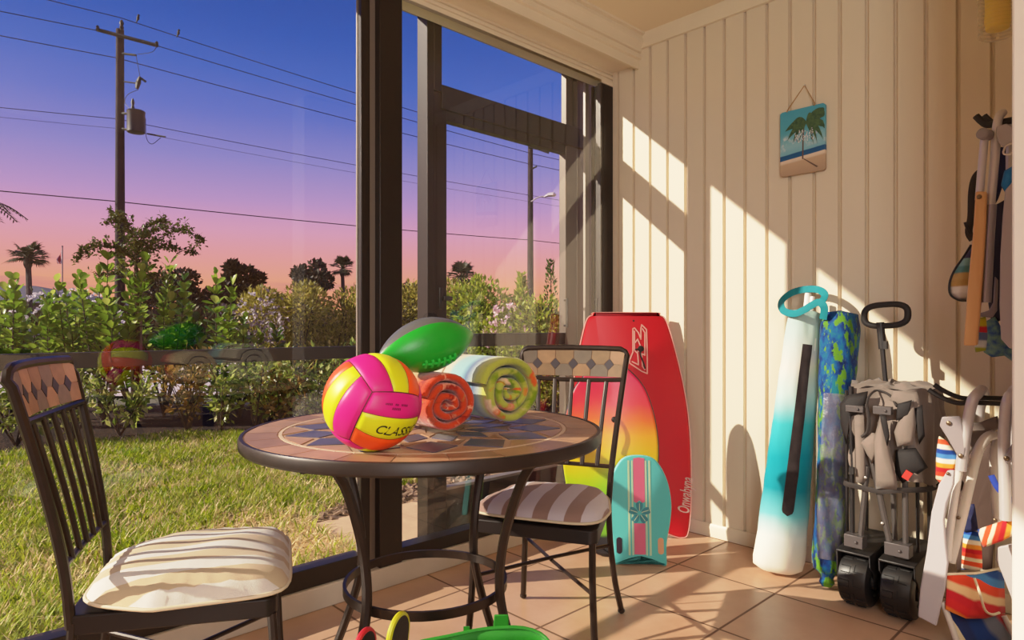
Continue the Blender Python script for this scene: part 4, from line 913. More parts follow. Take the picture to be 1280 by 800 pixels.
# ---- upper chair with the wooden arm
wood = NT('varnished_pine'); o = wood.obj(); mp = wood.n('Mapping', Scale=(30, 30, 2.2)); wood.t.links.new(o, mp.inputs[0]); nz = wood.noise(mp.outputs[0], 1.5, 4, .6)
wood = wood.out(wood.pbr(wood.mix(nz, sr(226, 180, 124), sr(204, 148, 92)), .4, 0, .4))
uc = T('beach_chair', 'folded beach chair with a wooden armrest hanging on the upper hook', 'beach chair', (-.44, 2.55, .9), 'folded beach chairs on the upper hook')
pplate(uc, 'wooden_armrest', [(1219, 239), (1233, 239), (1232, 280), (1229, 330), (1221, 432), (1204, 432), (1210, 350), (1216, 290)], 2.365, .022, wood, .005)
ptube(uc, 'arm_tube', [(1231, 168), (1229, 190), (1226, 225), (1224, 250)], .011, 2.38, alu); b = MB(); b.lathe(aty(1231, 168, 2.37), (-.2, -1, 0), [(-.02, .017), (.016, .017), (.02, .013)], 16); b.build('tube_cap', gpl2, uc)
ptube(uc, 'back_tube', [(1253, 141, 2.46), (1249, 146, 2.41), (1246, 160), (1244, 190), (1241, 225), (1238, 260), (1236, 320)], .0125, 2.40, alu)
ptube(uc, 'lower_tube', [(1240, 256), (1237, 300), (1233, 378)], .0125, 2.385, M('steel_chair_tube', sr(150, 146, 150), .3, .6, .5))
pplate(uc, 'foot_bracket', [(1243, 345), (1247, 350), (1246, 388), (1240, 397), (1224, 396), (1222, 392), (1236, 388), (1241, 378)], 2.44, .012, gpl2)
bolts(uc, [(1224, 246)], 2.363, .007)
ser_c = stripecloth('beach_stripe_cloth', [sr(70, 70, 96), sr(84, 84, 110), sr(200, 190, 180), sr(214, 206, 196), sr(176, 140, 80), sr(180, 146, 90), sr(84, 130, 130), sr(120, 160, 160)], .17, 2, 0, .05)
pc = pcloth(uc, 'striped_pouch', [(1213, 308), (1222, 300), (1220, 372), (1200, 376), (1190, 370), (1187, 358), (1190, 345), (1198, 330)], 2.47, ser_c, .02)
b = MB(); b.tube(bez([aty(u, v, 2.462) for u, v in ((1214, 306), (1204, 322), (1193, 338), (1187, 354), (1188, 368), (1198, 375), (1208, 376))], 5), .0035, 6); b.build('black_binding', hook, pc)
b = MB(); b.tube(bez([aty(u, v, 2.47) for u, v in ((1228, 212), (1219, 222), (1215, 240), (1214, 270), (1211, 290), (1216, 300))], 5), .011, 8, sx=.35, up=(0, -1, 0)); b.tube(bez([aty(u, v, 2.45) for u, v in ((1206, 278), (1209, 286), (1212, 292), (1218, 296))], 5), .004, 6); b.build('carry_strap', M('black_webbing', sr(52, 46, 44), .7), uc)
pcloth(uc, 'patterned_seat', [(1222, 398), (1232, 396), (1234, 420), (1232, 438), (1220, 440), (1219, 428)], 2.43, stripecloth('bright_patch_cloth', [sr(196, 40, 50), sr(206, 190, 40), sr(150, 160, 40), sr(190, 196, 200), sr(90, 110, 150)], .11, 2), .012)
# ---- upper chair with grey paddle arm
ud_ = T('beach_chair', 'folded blue beach chair with a grey paddle arm, hanging high beside the white wall edge', 'beach chair', (-.38, 2.55, .9), 'folded beach chairs on the upper hook')
pplate(ud_, 'armrest', [(1256, 238), (1266, 226), (1275, 232), (1276, 434), (1262, 436), (1251, 424), (1249, 380), (1250, 320), (1253, 270)], 2.37, .014, gplas, .004)
pplate(ud_, 'hinge_plate', [(1245, 158), (1258, 154), (1266, 158), (1274, 172), (1272, 178), (1262, 179), (1254, 184), (1248, 178), (1244, 168)], 2.375, .01, gplas)
ptube(ud_, 'buckle_loop', [(1254, 190), (1258, 182), (1270, 179), (1272, 182), (1264, 192), (1256, 193), (1254, 190)], .0028, 2.365, alw, 6)
pcloth(ud_, 'navy_webbing', [(1243, 188), (1252, 184), (1272, 186), (1272, 208), (1256, 222), (1247, 250), (1243, 256), (1238, 240), (1244, 222), (1240, 200)], 2.455, navy, .012)
pcloth(ud_, 'blue_pouch', [(1256, 214), (1266, 208), (1272, 212), (1270, 232), (1258, 242), (1252, 232)], 2.395, M('bright_blue_cloth', sr(20, 120, 190), .5), .016)
ptube(ud_, 'back_tube', [(1268, 150, 2.5), (1264, 170), (1262, 240), (1262, 330), (1258, 410)], .012, 2.45, alu)
pcloth(ud_, 'floral_blue_seat', [(1232, 402), (1244, 396), (1262, 432), (1277, 436), (1277, 462), (1270, 454), (1256, 444), (1240, 446), (1230, 440)], 2.485, M('blue_floral_cloth', sr(30, 70, 140), .7, 0, .3, (38, .5), col2=sr(120, 160, 130)), .018)
pcloth(ud_, 'dark_sling', [(1238, 260), (1256, 250), (1252, 400), (1240, 405), (1236, 380)], 2.50, M('navy_sling', sr(40, 40, 58), .8), .006)
# ================================================================ wall plaque
pq = [aty(976, 143, YW-.001), aty(1033, 129.5, YW-.001), aty(1034, 213, YW-.001), aty(979, 222.5, YW-.001)]
px0, px1 = (pq[0].x+pq[3].x)/2, (pq[1].x+pq[2].x)/2; pz1, pz0 = (pq[0].z+pq[1].z)/2, (pq[2].z+pq[3].z)/2; pw, ph = px1-px0, pz1-pz0; pcx = (px0+px1)/2
wpq = T('wall_plaque', 'small painted palm beach plaque hung by a cord on the panelled wall', 'wall plaque', (pcx, YW-.02, pz0)); yf = YW-.022
b = MB(); r_ = .012; oo = []
for (qx, qz, a0) in ((px1-r_, pz1-r_, 0), (px0+r_, pz1-r_, 90), (px0+r_, pz0+r_, 180), (px1-r_, pz0+r_, 270)):
    for k in range(5): a = math.radians(a0+22.5*k); oo.append((qx+r_*math.cos(a), yf, qz+r_*math.sin(a)))
b.prism(oo, (0, .02, 0))
t = NT('painted_beach_scene'); o = t.obj(); s_ = t.sep(o); zz = t.math('DIVIDE', s_[2], ph); xx = t.math('DIVIDE', s_[0], pw)
zt_ = t.math('SUBTRACT', zz, t.math('MULTIPLY', xx, .07)); nz = t.noise(o, 14, 3)
c = t.ramp(t.math('ADD', zt_, t.math('MULTIPLY', t.math('SUBTRACT', nz, .5), .012)), [(.0, sr(176, 150, 122)), (.20, sr(196, 168, 136)), (.225, sr(224, 202, 176)), (.265, sr(226, 206, 184)), (.27, sr(30, 92, 140)), (.34, sr(24, 84, 134)), (.35, sr(120, 180, 196)), (.46, sr(140, 190, 200)), (.7, sr(80, 166, 184)), (1, sr(70, 160, 184))])
cl = t.ramp(t.noise(o, 22, 4, .6), [(.52, (0, 0, 0, 1)), (.66, (1, 1, 1, 1))]); msk = t.ramp(zt_, [(.38, (0, 0, 0, 1)), (.46, (1, 1, 1, 1)), (.58, (1, 1, 1, 1)), (.66, (0, 0, 0, 1))])
c = t.mix(t.math('MULTIPLY', cl, msk), c, sr(214, 220, 220)); b.build('board', t.out(t.pbr(c, .5, 0, .4)), wpq, bevel=.002)
def PX(fx, fz): return Vector((px0+pw*fx, yf-.0006, pz0+ph*fz))
b = MB(); b.tube(bez([PX(.52, .22), PX(.525, .40), PX(.53, .56), PX(.545, .70)], 4), .003, 6, sx=.3, up=(0, -1, 0))
b.add([PX(.53, .22), PX(.55, .225), PX(.86, .07), PX(.82, .06)], [(0, 1, 2, 3)]); L(b.build('palm_trunk', M('painted_brown', sr(98, 74, 62), .6), wpq, fix=False), 'painted brown palm trunk and shadow')
b = MB(); hub = (.60, .76)
for (a, ln, cur) in ((178, .40, -.5), (160, .40, -.35), (140, .30, -.3), (200, .34, -.4), (30, .52, .2), (50, .46, .3), (8, .46, .45), (-14, .42, .5), (-34, .40, .45), (-52, .38, .3), (72, .24, .2), (225, .26, -.3)):
    a = math.radians(a); pts = []
    for k in range(7):
        s = k/6; aa = a+cur*s*(-1); pts.append((hub[0]+ln*1.2*s*math.cos(aa), hub[1]+ln*.84*s*math.sin(aa)-.07*s*s))
    lf, rt = [], []
    for k in range(7):
        s = k/6; w_ = .062*math.sin(PI*min(1, s*.9+.1)); lf.append(PX(min(pts[k][0], 1.0), min(.99, pts[k][1]+w_))); rt.append(PX(min(pts[k][0], 1.0), pts[k][1]-w_*.9))
    fo_ = .0006+.0002*len(b.f); b.add([p-Vector((0, fo_, 0)) for p in lf+rt[::-1]], [tuple(range(14))])
b.build('palm_fronds', M('painted_dark_green', sr(40, 74, 52), .6, var=(90, .3), col2=sr(74, 104, 64)), wpq, smooth=0, fix=False)
b = MB(); r2_ = random.Random(4)
for k in range(60):
    fx, fz = .34+.42*r2_.random(), .47+.17*r2_.random(); w_, h_ = .012+.01*r2_.random(), .016+.02*r2_.random()
    b.add([PX(fx, fz)-Vector((0, .0036, 0)), PX(fx+w_, fz+.004)-Vector((0, .0036, 0)), PX(fx+w_*1.2, fz+h_)-Vector((0, .0036, 0)), PX(fx+w_*.2, fz+h_)-Vector((0, .0036, 0))], [(0, 1, 2, 3)])
L(b.build('white_brushwork', M('painted_white', sr(220, 222, 220), .6), wpq, smooth=0, fix=False), 'broken white brush marks')
nail = aty(1007, 107, YW); b = MB(); b.tube([PX(.17, .985)+Vector((0, -.003, 0)), PX(.17, 1.02)+Vector((0, .004, 0)), Vector((nail.x, yf+.012, nail.z)), PX(.78, 1.02)+Vector((0, .004, 0)), PX(.78, .985)+Vector((0, -.003, 0))], .0022, 6); b.build('hanging_cord', M('jute_cord', sr(176, 136, 84), .9), wpq)
b = MB(); b.ball((nail.x, YW-.010, nail.z), .0035, 8); b.tube([(nail.x, YW-.01, nail.z), (nail.x, YW+.004, nail.z)], .0015, 6); b.build('nail', M('steel_rivet', sr(190, 184, 176), .3, .8, .5), wpq)
# ================================================================ hanging clear jar with yellow inside
jt = atf(1247, 24, 2.0); jx, jy = jt.x, jt.y; zb = atf(1247, 46, 2.0).z
jar = T('hanging_jar', 'clear ridged jar with a yellow insert hanging near the ceiling at top right', 'jar', (jx, jy, zb))
t = NT('ridged_clear_plastic'); fr_ = t.n('Fresnel', IOR=1.45).outputs[0]; tr_ = t.n('BsdfTransparent', Color=(.93, .90, .84, 1)).outputs[0]; gl_ = t.n('BsdfGlossy', Color=(1, .97, .9, 1), Roughness=.12).outputs[0]
df_ = t.n('MixShader', i0=.5, i1=gl_, i2=t.n('BsdfDiffuse', Color=(.9, .85, .74, 1)).outputs[0]).outputs[0]
clr = t.out(t.n('MixShader', i0=t.math('MINIMUM', t.math('ADD', t.math('MULTIPLY', fr_, .9), .12), .6), i1=tr_, i2=df_).outputs[0])
b = MB(); pr = [(0, .001), (0, .040)]
for k in range(14): pr += [(.006+k*.012, .050), (.011+k*.012, .047)]
pr += [(.185, .03), (.20, .022), (.215, .022)]
b.lathe((jx, jy, zb), (0, 0, 1), pr, 28); b.build('jar_shell', clr, jar, smooth=50)
b = MB(); b.lathe((jx, jy, zb), (0, 0, 1), [(.022, .001), (.024, .030), (.05, .034), (.09, .032), (.13, .033), (.17, .028), (.175, .001)], 24); L(b.build('yellow_insert', M('yellow_plastic', sr(250, 218, 70), .5), jar), 'yellow insert')
b = MB(); b.tube([(jx, jy, zb+.21), (jx, jy, ZC)], .002, 6); b.build('hanging_cord', M('jute_cord', sr(176, 136, 84), .9), jar)
# ================================================================ green tote bag and paddles on the floor
gb = W(-.085, 1.175, 0); tg = T('tote_bag', 'bright green tote bag standing open on the tiles under the table', 'bag', (gb.x, gb.y, 0))
grn = M('green_bag_fabric', sr(26, 132, 14), .6, 0, .3, var=(10, .25), bump=(240, .2, .002), sheen=.1)
b = MB(); HX, HY, HZ = .150, .095, .415
def bag(i, j):
    a = 2*PI*i; ca, sa = math.cos(a), math.sin(a); n_ = 7; kk = (abs(ca)**n_+abs(sa)**n_)**(-1/n_)
    x, y = HX*ca*kk*(1+.04*j), HY*sa*kk*(1+.05*j); wv_ = .010*mnoise.noise(Vector((x*14, y*14, j*3)))
    zt_ = HZ+.020*math.sin((x/HX)*1.4+.3)*(1 if y > 0 else .6)-.016*(x/HX)**4
    d = RT*(x+wv_)+FW*(y+wv_); return Vector((gb.x, gb.y, 0))+d+UP*(.002+zt_*j)
b.grid(bag, 72, 20, closeu=True); b.add([bag(i/72, 0) for i in range(72)], [tuple(range(72))]); b.build('bag_body', grn, tg, smooth=60, solid=.003, fix=True)
b = MB(); b.tube([bag(i/72, 1) for i in range(72)], .0035, 6, closed=True); b.build('hem', grn, tg)
for x in (.062,):
    b = MB(); p0 = Vector((gb.x, gb.y, 0))+RT*(x)+FW*(HY*1.05+.002); b.prism([p0+UP*.38-RT*.017, p0+UP*.38+RT*.017, p0+UP*.455+RT*.016, p0+UP*.455-RT*.012], FW*.004); b.build('side_tab', grn, tg, bevel=.002)
b = MB(); p0 = Vector((gb.x, gb.y, 0))+RT*(-.004)+FW*(HY*1.05+.001); b.prism([p0+UP*.2-RT*.006, p0+UP*.2+RT*.006, p0+UP*.432+RT*.006, p0+UP*.432-RT*.006], FW*.003); b.build('seam_strip', grn, tg)
def paddle(label, bx_, by_, tilt, edge, h):
    p = W(bx_, by_, 0); t = T('beach_paddle', label, 'paddle', (p.x, p.y, 0), 'paddle bats beside the green bag')
    u_ = (UP+RT*tilt+FW*.10).normalized(); w_ = (FW*.93+RT*.37); w_ = (w_-u_*w_.dot(u_)).normalized(); n_ = w_.cross(u_); n_ = n_ if n_.dot(-FW+RT*.5) > 0 else -n_
    b = MB(); ol_ = []
    for i in range(24):
        a = PI*i/23; ol_.append((.034*math.cos(a), h-.04+.04*math.sin(a)))
    ol_ += [(-.034, .26), (-.016, .18), (-.015, .0), (.015, .0), (.016, .18), (.034, .26)]
    P_ = [p+w_*x+u_*(y+.003) for x, y in ol_]; b.prism(P_, n_*.012); b.build('blade', M('black_paddle_face', sr(34, 30, 32), .5, 0, .4, bump=(200, .15)), t, bevel=.002)
    b = MB(); b.tube([q_+n_*.006 for q_ in P_], .0062, 8, closed=True); L(b.build('edge_trim', edge, t), 'coloured edge trim')
    return t
paddle('black paddle bat with a yellow edge, standing left of the green bag', -.274, 1.268, .10, M('yellow_trim', sr(196, 190, 30), .4), .443)
paddle('black paddle bat with a red edge, standing left of the yellow-edged one', -.338, 1.262, .10, M('red_trim', sr(206, 40, 52), .4), .415)
# ================================================================ outdoors
GZ = -.06
lawn_m = M('lawn_soil', sr(136, 138, 50), .95, 0, .1, var=(6, .35))
def polyobj(name, pts, z, mat, kind='structure'):
    b = MB(); b.add([(p.x, p.y, z) for p in pts], [tuple(range(len(pts)))]); o = b.build(name, mat, smooth=0); o['kind'] = kind
    if o.data.polygons[0].normal.z < 0: o.data.flip_normals()
    return o
b = MB(); b.bx(-300, XO-.02, -200, 320, GZ-.4, GZ-.03); S(b.build('ground', M('far_ground', sr(120, 112, 84), .95, var=(.4, .4))))
lawn_pts = [W(-9, 3.0), W(-1.0, 1.2), Vector((XO-.06, .6, 0)), Vector((XO-.06, 1.60, 0)), Vector((-3.3, 1.66, 0)), Vector((-3.62, 2.2, 0)), Vector((-3.7, 4.5, 0)), atz(560, 541, GZ), atz(445, 545, GZ), atz(330, 545, GZ), atz(200, 549, GZ), atz(100, 560, GZ), atz(0, 577, GZ), W(-9, 5.0)]
polyobj('lawn_ground', [Vector((XO-.06, -7, 0)), Vector((XO-.06, 1.60, 0)), Vector((-3.3, 1.66, 0)), Vector((-3.62, 2.2, 0)), Vector((-3.7, 5.0, 0)), atz(560, 541, GZ), atz(445, 545, GZ), atz(330, 545, GZ), atz(200, 549, GZ), atz(100, 560, GZ), atz(0, 577, GZ), W(-12, 6.6), W(-12, -2)], GZ, lawn_m)
b = MB(); b.bx(-3.26, XO-.05, 1.5, 5.0, GZ-.1, -.035); S(b.build('path', M('concrete_path', sr(214, 176, 136), .85, var=(8, .18), bump=(120, .2))))
mul = M('brown_mulch', sr(74, 56, 46), .95, 0, .1, var=(20, .5), bump=(50, .8, .03))
b = MB(); r_ = random.Random(3)
for k in range(900):
    x = -3.66+.40*r_.random(); y = 1.7+2.6*r_.random(); s = .012+.022*r_.random()
    b.box((x, y, GZ+.006+.02*r_.random()), (s*2.6, s*.8, s*.5), Matrix.Rotation(r_.random()*6.28, 3, 'Z') @ Matrix.Rotation((r_.random()-.5)*1.2, 3, 'Y'))
o = b.build('bark_mulch', M('bark_chips', sr(150, 122, 100), .9, 0, .2, var=(8, .5)), smooth=0); tag(o, 'strip of bark mulch between the concrete path and the lawn', 'mulch', kind='stuff')
bed = [atz(-120, 592, GZ), atz(0, 577, GZ), atz(100, 560, GZ), atz(200, 549, GZ), atz(330, 545, GZ), atz(445, 545, GZ), atz(560, 541, GZ), atz(720, 541, GZ), W(1.2, 9.2), W(-9, 8.6), W(-12, 7)]
polyobj('garden_bed_ground', bed, GZ+.006, M('dark_bed_soil', sr(58, 46, 40), .95, 0, .1, var=(9, .4), bump=(40, .6, .03)))
b = MB(); P0, P1_ = W(-30, 8.4), W(20, 11.8); P2_, P3_ = W(20, 21), W(-30, 17.6)
b.add([(p.x, p.y, GZ+.01) for p in (P0, P1_, P2_, P3_)], [(0, 1, 2, 3)]); S(b.build('road', M('pale_road_asphalt', sr(205, 190, 188), .9, var=(1.2, .15)), smooth=0))
# ---- grass blades
def inside(p, poly):
    c = False; n = len(poly)
    for i in range(n):
        a, d = poly[i], poly[i-1]
        if (a.y > p.y) != (d.y > p.y) and p.x < (d.x-a.x)*(p.y-a.y)/(d.y-a.y)+a.x: c = not c
    return c
lp_ = [Vector((XO-.07, -2.2, 0)), Vector((XO-.07, 1.55, 0)), Vector((-3.3, 1.62, 0)), Vector((-3.64, 2.2, 0)), Vector((-3.72, 4.4, 0)), atz(560, 541, GZ), atz(445, 544, GZ), atz(330, 544, GZ), atz(200, 548, GZ), atz(100, 559, GZ), atz(-20, 578, GZ)]
r_ = random.Random(11); b = MB(); vs = b.v; fs = b.f; dry = []
cnt = 0
while cnt < 62000:
    x = -2.5-4.6*r_.random()**1.15; y = -2.2+6.6*r_.random()
    if not inside(Vector((x, y, 0)), lp_): continue
    t_ = (x*CS+y*SN)/(-x*SN+y*CS) if (-x*SN+y*CS) > .3 else -9
    if t_ < -.86 or t_ > .12: continue
    pd = math.hypot((x+3.0)/.75, (y-1.45)/.62); bare = pd < 1 and r_.random() > pd*.55
    cl = mnoise.noise(Vector((x*2.2, y*2.2, 0)))+.5*mnoise.noise(Vector((x*6, y*6, 3)))
    h = (.055+.03*cl+.035*r_.random()); a = r_.random()*6.283; ln = .25+.9*r_.random(); w = .0045+.003*r_.random()
    if bare or (cl < -.32 and r_.random() < .5): h *= .7; ln *= 2.2
    dx, dy = math.cos(a), math.sin(a); o = len(vs)
    z = GZ+.001
    vs += [Vector((x-dy*w, y+dx*w, z)), Vector((x+dy*w, y-dx*w, z)), Vector((x+dx*ln*h*.35+dy*w*.7, y+dy*ln*h*.35-dx*w*.7, z+h*.6)), Vector((x+dx*ln*h*.35-dy*w*.7, y+dy*ln*h*.35+dx*w*.7, z+h*.6)), Vector((x+dx*ln*h, y+dy*ln*h, z+h*(1.0 if ln < 1 else .75)))]
    m = 1 if (bare or r_.random() < (.16 if cl > -.1 else .42)) else 0
    fs += [[o, o+1, o+2, o+3], [o+3, o+2, o+4]]; b.mi += [m, m]; cnt += 1
g1 = leafmat('grass_blades', sr(112, 140, 14), sr(192, 198, 54), .5, .5); g2 = leafmat('straw_blades', sr(220, 190, 128), sr(244, 218, 164), .3, .7)
o = b.build('lawn_grass', [g1, g2], smooth=0, fix=False); tag(o, 'short sunlit lawn grass with a dry straw patch by the path', 'grass', kind='stuff')
# ---- plants
def leaf(b, c, d, up, L_, Wd, fold=.25, m=0, kind='oval'):
    d = d.normalized(); s = d.cross(up); s = s.normalized() if s.length > 1e-3 else d.orthogonal().normalized(); n = s.cross(d)
    if kind == 'oval':
        pr = ((0, .02), (.3, .34), (.62, .5), (.9, .34)); vs = [c]
        for t_, w in pr[1:]: vs += [c+d*(L_*t_)+s*(Wd*w)+n*(Wd*fold*w), c+d*(L_*t_)-n*(L_*.06*math.sin(t_*3)), c+d*(L_*t_)-s*(Wd*w)+n*(Wd*fold*w)]
        vs.append(c+d*L_)
        b.add(vs, [(0, 1, 2), (0, 2, 3), (1, 4, 5, 2), (2, 5, 6, 3), (4, 7, 8, 5), (5, 8, 9, 6), (7, 10, 8), (8, 10, 9)], m)
    else:
        b.add([c, c+d*(L_*.5)+s*(Wd*.5)+n*(Wd*fold*.5), c+d*L_, c+d*(L_*.5)-s*(Wd*.5)+n*(Wd*fold*.5)], [(0, 1, 2), (0, 2, 3)], m)
def rdir(r): 
    z = r.uniform(-1, 1); a = r.uniform(0, 6.2832); q_ = math.sqrt(1-z*z); return Vector((q_*math.cos(a), q_*math.sin(a), z))
def blobs(b, r, bl, L_, Wd, kind='diamond', upb=.35, m=0, surf=.45, nm=1):
    for (c, rad, n) in bl:
        for k in range(n):
            d = rdir(r); q_ = r.random()**surf; p = Vector(c)+Vector((d.x*rad[0], d.y*rad[1], d.z*rad[2]))*q_
            o_ = (d+rdir(r)*.9+Vector((0, 0, upb))).normalized(); up = (rdir(r)+Vector((0, 0, .8))).normalized(); s = .7+.6*r.random()
            leaf(b, p, o_, up, L_*s, Wd*s, .2, m if nm == 1 else r.randrange(nm), kind)
clus = leafmat('clusia_leaf', sr(84, 124, 34), sr(152, 178, 62), .42, .3, sr(196, 206, 100))
clusd = leafmat('clusia_leaf_dark', sr(44, 76, 28), sr(104, 136, 44), .35, .35)  # darker leaf tones for some of the shrubs
bark = M('grey_brown_bark', sr(92, 74, 60), .9, 0, .2, var=(30, .4), bump=(60, .5, .01)); twig = M('dark_twig', sr(62, 48, 38), .9)
def clusia(u, f, vtop, seed, spread, label, nst=8, mat=None, lsz=.115):
    r = random.Random(seed); base = W((u-640)/FPX*f, f, GZ); top = CAMH+(HOR-vtop)/FPX*f; H = top-GZ
    t = T('clusia_shrub', label, 'shrub', base, 'paddle-leaved clusia shrubs'); bl = MB(); bs = MB()
    for k in range(nst):
        a = r.uniform(0, 6.283); q_ = spread*math.sqrt(r.random()); h = H*(1.0 if k == 0 else r.uniform(.55, .97)); q_ = q_ if k else spread*.12
        tip = base+Vector((q_*math.cos(a), q_*math.sin(a), h)); mid = base+Vector((q_*.55*math.cos(a), q_*.55*math.sin(a), h*.5)); pts = bez([base+Vector((0, 0, .01)), mid, tip], 8); bs.tube(pts, [.014-.011*i/(len(pts)-1) for i in range(len(pts))], 6)
        nw = int(h/.046*.8); ph = r.random()*3
        for i in range(nw):
            s = .34+.66*(i+1)/nw; p = pts[min(len(pts)-1, int(s*(len(pts)-1)))]
            aa = ph+i*1.571+r.uniform(-.4, .4)
            for q2 in (0, PI):
                el = r.uniform(.15, .8)+(.5 if s > .9 else 0); d = Vector((math.cos(aa+q2)*math.cos(el), math.sin(aa+q2)*math.cos(el), math.sin(el))); sz = lsz*r.uniform(.75, 1.25)
                leaf(bl, p+d*.012, d, Vector((0, 0, 1))+rdir(r)*.35, sz, sz*.66, .18)
    bs.build('stem', twig, t); bl.build('foliage', mat or clus, t, smooth=60, fix=False); return t
clusia(12, 6.80, 352, 1, .40, 'broad-leaved clusia shrub at the far left edge of the garden', 8)
clusia(62, 7.20, 372, 2, .30, 'clusia shrub below the fan palm', 5)
clusia(95, 7.50, 350, 21, .40, 'clusia shrub left of the utility pole below the flag', 9)
clusia(128, 7.10, 312, 3, .45, 'tallest clusia shrub, in front of the utility pole', 11)
clusia(205, 7.80, 330, 4, .50, 'clusia shrub to the right of the staked young tree', 11)
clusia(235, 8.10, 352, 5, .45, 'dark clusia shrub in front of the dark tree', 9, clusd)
clusia(272, 7.00, 345, 6, .20, 'slender upright clusia shoot in front of the dark trees', 3)
clusia(300, 7.70, 400, 7, .45, 'low clusia shrub right of the slender shoot', 9)
clusia(165, 8.10, 372, 8, .5, 'dark-leaved clusia shrub behind the staked young tree', 9, clusd)
clusia(30, 8.10, 395, 9, .5, 'dark-leaved clusia shrub behind the far left shrub', 9, clusd)
clusia(350, 7.90, 415, 10, .45, 'low clusia shrub in front of the olive hedge', 8, clusd)
# low bed shrubs below the rail
low1 = leafmat('low_shrub_leaf', sr(80, 108, 38), sr(176, 186, 84), .4, .35, sr(226, 214, 150)); low2 = leafmat('bronze_shrub_leaf', sr(84, 92, 36), sr(176, 130, 62), .35, .4)
def lowshrub(u, f, vtop, seed, w, label, mat, n=900, L_=.075, cat='shrub', flowers=None):
    r = random.Random(seed); base = W((u-640)/FPX*f, f, GZ); H = CAMH+(HOR-vtop)/FPX*f-GZ
    t = T('garden_shrub', label, cat, base, 'low shrubs in the garden bed'); bl = MB(); bs = MB()
    for k in range(9):
        a = r.uniform(0, 6.283); q_ = w*r.random()**.5; tip = base+Vector((q_*math.cos(a), q_*math.sin(a), H*r.uniform(.6, 1.0))); pts = bez([base, base+(tip-base)*.5+Vector((0, 0, .05*H)), tip], 5); bs.tube(pts, [.009-.006*i/(len(pts)-1) for i in range(len(pts))], 5)
        blobs(bl, r, [(pts[j], (w*.28, w*.28, H*.13), n//45) for j in (4, 6, 8, 9, 10)], L_, L_*.5, 'diamond', .3)
    bs.build('stem', twig, t); bl.build('foliage', mat, t, smooth=0, fix=False)
    if flowers:
        bf = MB()
        for k in range(flowers[0]):
            d = rdir(r); p = base+Vector((d.x*w*.9, d.y*w*.9, H*(.62+.42*abs(d.z)))); 
            for j in range(5): a = j*1.2566; leaf(bf, p, rdir(r), rdir(r), flowers[1], flowers[1]*.8)
        bf.build('blossom', flowers[2], t, smooth=0, fix=False)
    return t
for i, (u, f, v, w, lb_, mt) in enumerate(((20, 5.85, 468, .45, 'low shrub behind the left chair back', low1), (95, 5.95, 455, .5, 'low shrub just right of the left chair back', low1), (150, 6.4, 470, .35, 'small low shrub at the foot of the staked tree', low1),
    (235, 6.45, 440, .42, 'bronze-tinged low shrub right of the staked tree', low2), (275, 6.4, 452, .45, 'low leafy shrub in the middle of the bed', low1), (318, 6.5, 448, .42, 'low shrub left of the volleyball, in the bed', low1), (352, 6.6, 445, .42, 'bronze-tinged low shrub in the bed beside the ball', low2),
    (390, 6.6, 440, .45, 'low shrub in the bed directly behind the table edge', low1), (432, 6.7, 438, .45, 'low shrub in the bed beside the thick window post', low1), (512, 7.0, 440, .5, 'low shrub seen between the window posts', low1))):
    lowshrub(u, f, v, 100+i, w*.85, lb_, mt, 420)
# olive hedge
olive = leafmat('olive_hedge_leaf', sr(110, 108, 44), sr(186, 174, 78), .4, .45, sr(216, 196, 120)); green2 = leafmat('fresh_green_leaf', sr(112, 138, 36), sr(200, 204, 80), .4, .45)
def hedge(u0, u1, f, vtop, seed, label, mat, n, L_=.07, name='hedge', dep=.5):
    r = random.Random(seed); base = W(((u0+u1)/2-640)/FPX*f, f, GZ); t = T(name, label, 'hedge' if name == 'hedge' else 'shrub', base, 'garden hedges and bushes'); bl = MB(); bs = MB()
    wid = (u1-u0)/FPX*f; H = CAMH+(HOR-vtop)/FPX*f-GZ; nb = max(2, int(wid/.42))
    for k in range(nb*3):
        x = -wid/2+wid*(k % nb+.5)/nb+r.uniform(-.12, .12); row = k//nb; z = H*(.84, .5, .22)[row]*(r.uniform(.93, 1.0)); dd = r.uniform(-dep, dep)*.5
        blobs(bl, r, [(base+RT*x+FW*dd+UP*z, (.34, .34, H*.2), n//(nb*3))], L_, L_*.42, 'diamond', .6, 0, .35)
    for k in range(nb*5):
        x = r.uniform(-wid/2, wid/2); p = base+RT*x+FW*r.uniform(-dep, dep)*.5; h_ = H*r.uniform(.85, 1.05); pts = [p, p+UP*h_*.5+RT*r.uniform(-.1, .1), p+UP*h_+RT*r.uniform(-.15, .15)]
        bs.tube(pts, [.012, .008, .003], 5)
        for q_ in range(14): leaf(bl, pts[1]+(pts[2]-pts[1])*(q_/13), (rdir(r)+UP*.8), UP+rdir(r)*.5, L_*.9, L_*.4, .2, 0, 'd')
    bs.build('stem', twig, t); bl.build('foliage', mat, t, smooth=0, fix=False); return t
hedge(318, 455, 9.0, 358, 31, 'olive-green hedge left of the thick window post', olive, 12000)
hedge(455, 585, 9.4, 352, 32, 'olive-green hedge seen behind and right of the window post', olive, 11000)
hedge(575, 625, 8.8, 352, 33, 'bright green bush beside the door latch', green2, 4500, .075, 'garden_bush')
hedge(640, 680, 8.6, 372, 35, 'bright green bush at the foot of the far utility pole', green2, 2600, .075, 'garden_bush')
hedge(612, 720, 9.6, 392, 34, 'pale green bush behind the pink flowers', green2, 6000, .07, 'garden_bush')
hedge(672, 720, 8.4, 388, 36, 'loose green bush next to the door stile', olive, 2200, .07, 'garden_bush')
pinkf = leafmat('pink_blossom', sr(236, 190, 206), sr(250, 224, 226), .3, .6); whitef = leafmat('white_blossom', sr(226, 214, 220), sr(246, 238, 236), .3, .6)
lowshrub(633, 8.5, 384, 41, .34, 'bush with pale pink blossoms seen through the door', green2, 700, .07, 'shrub', (70, .045, pinkf))
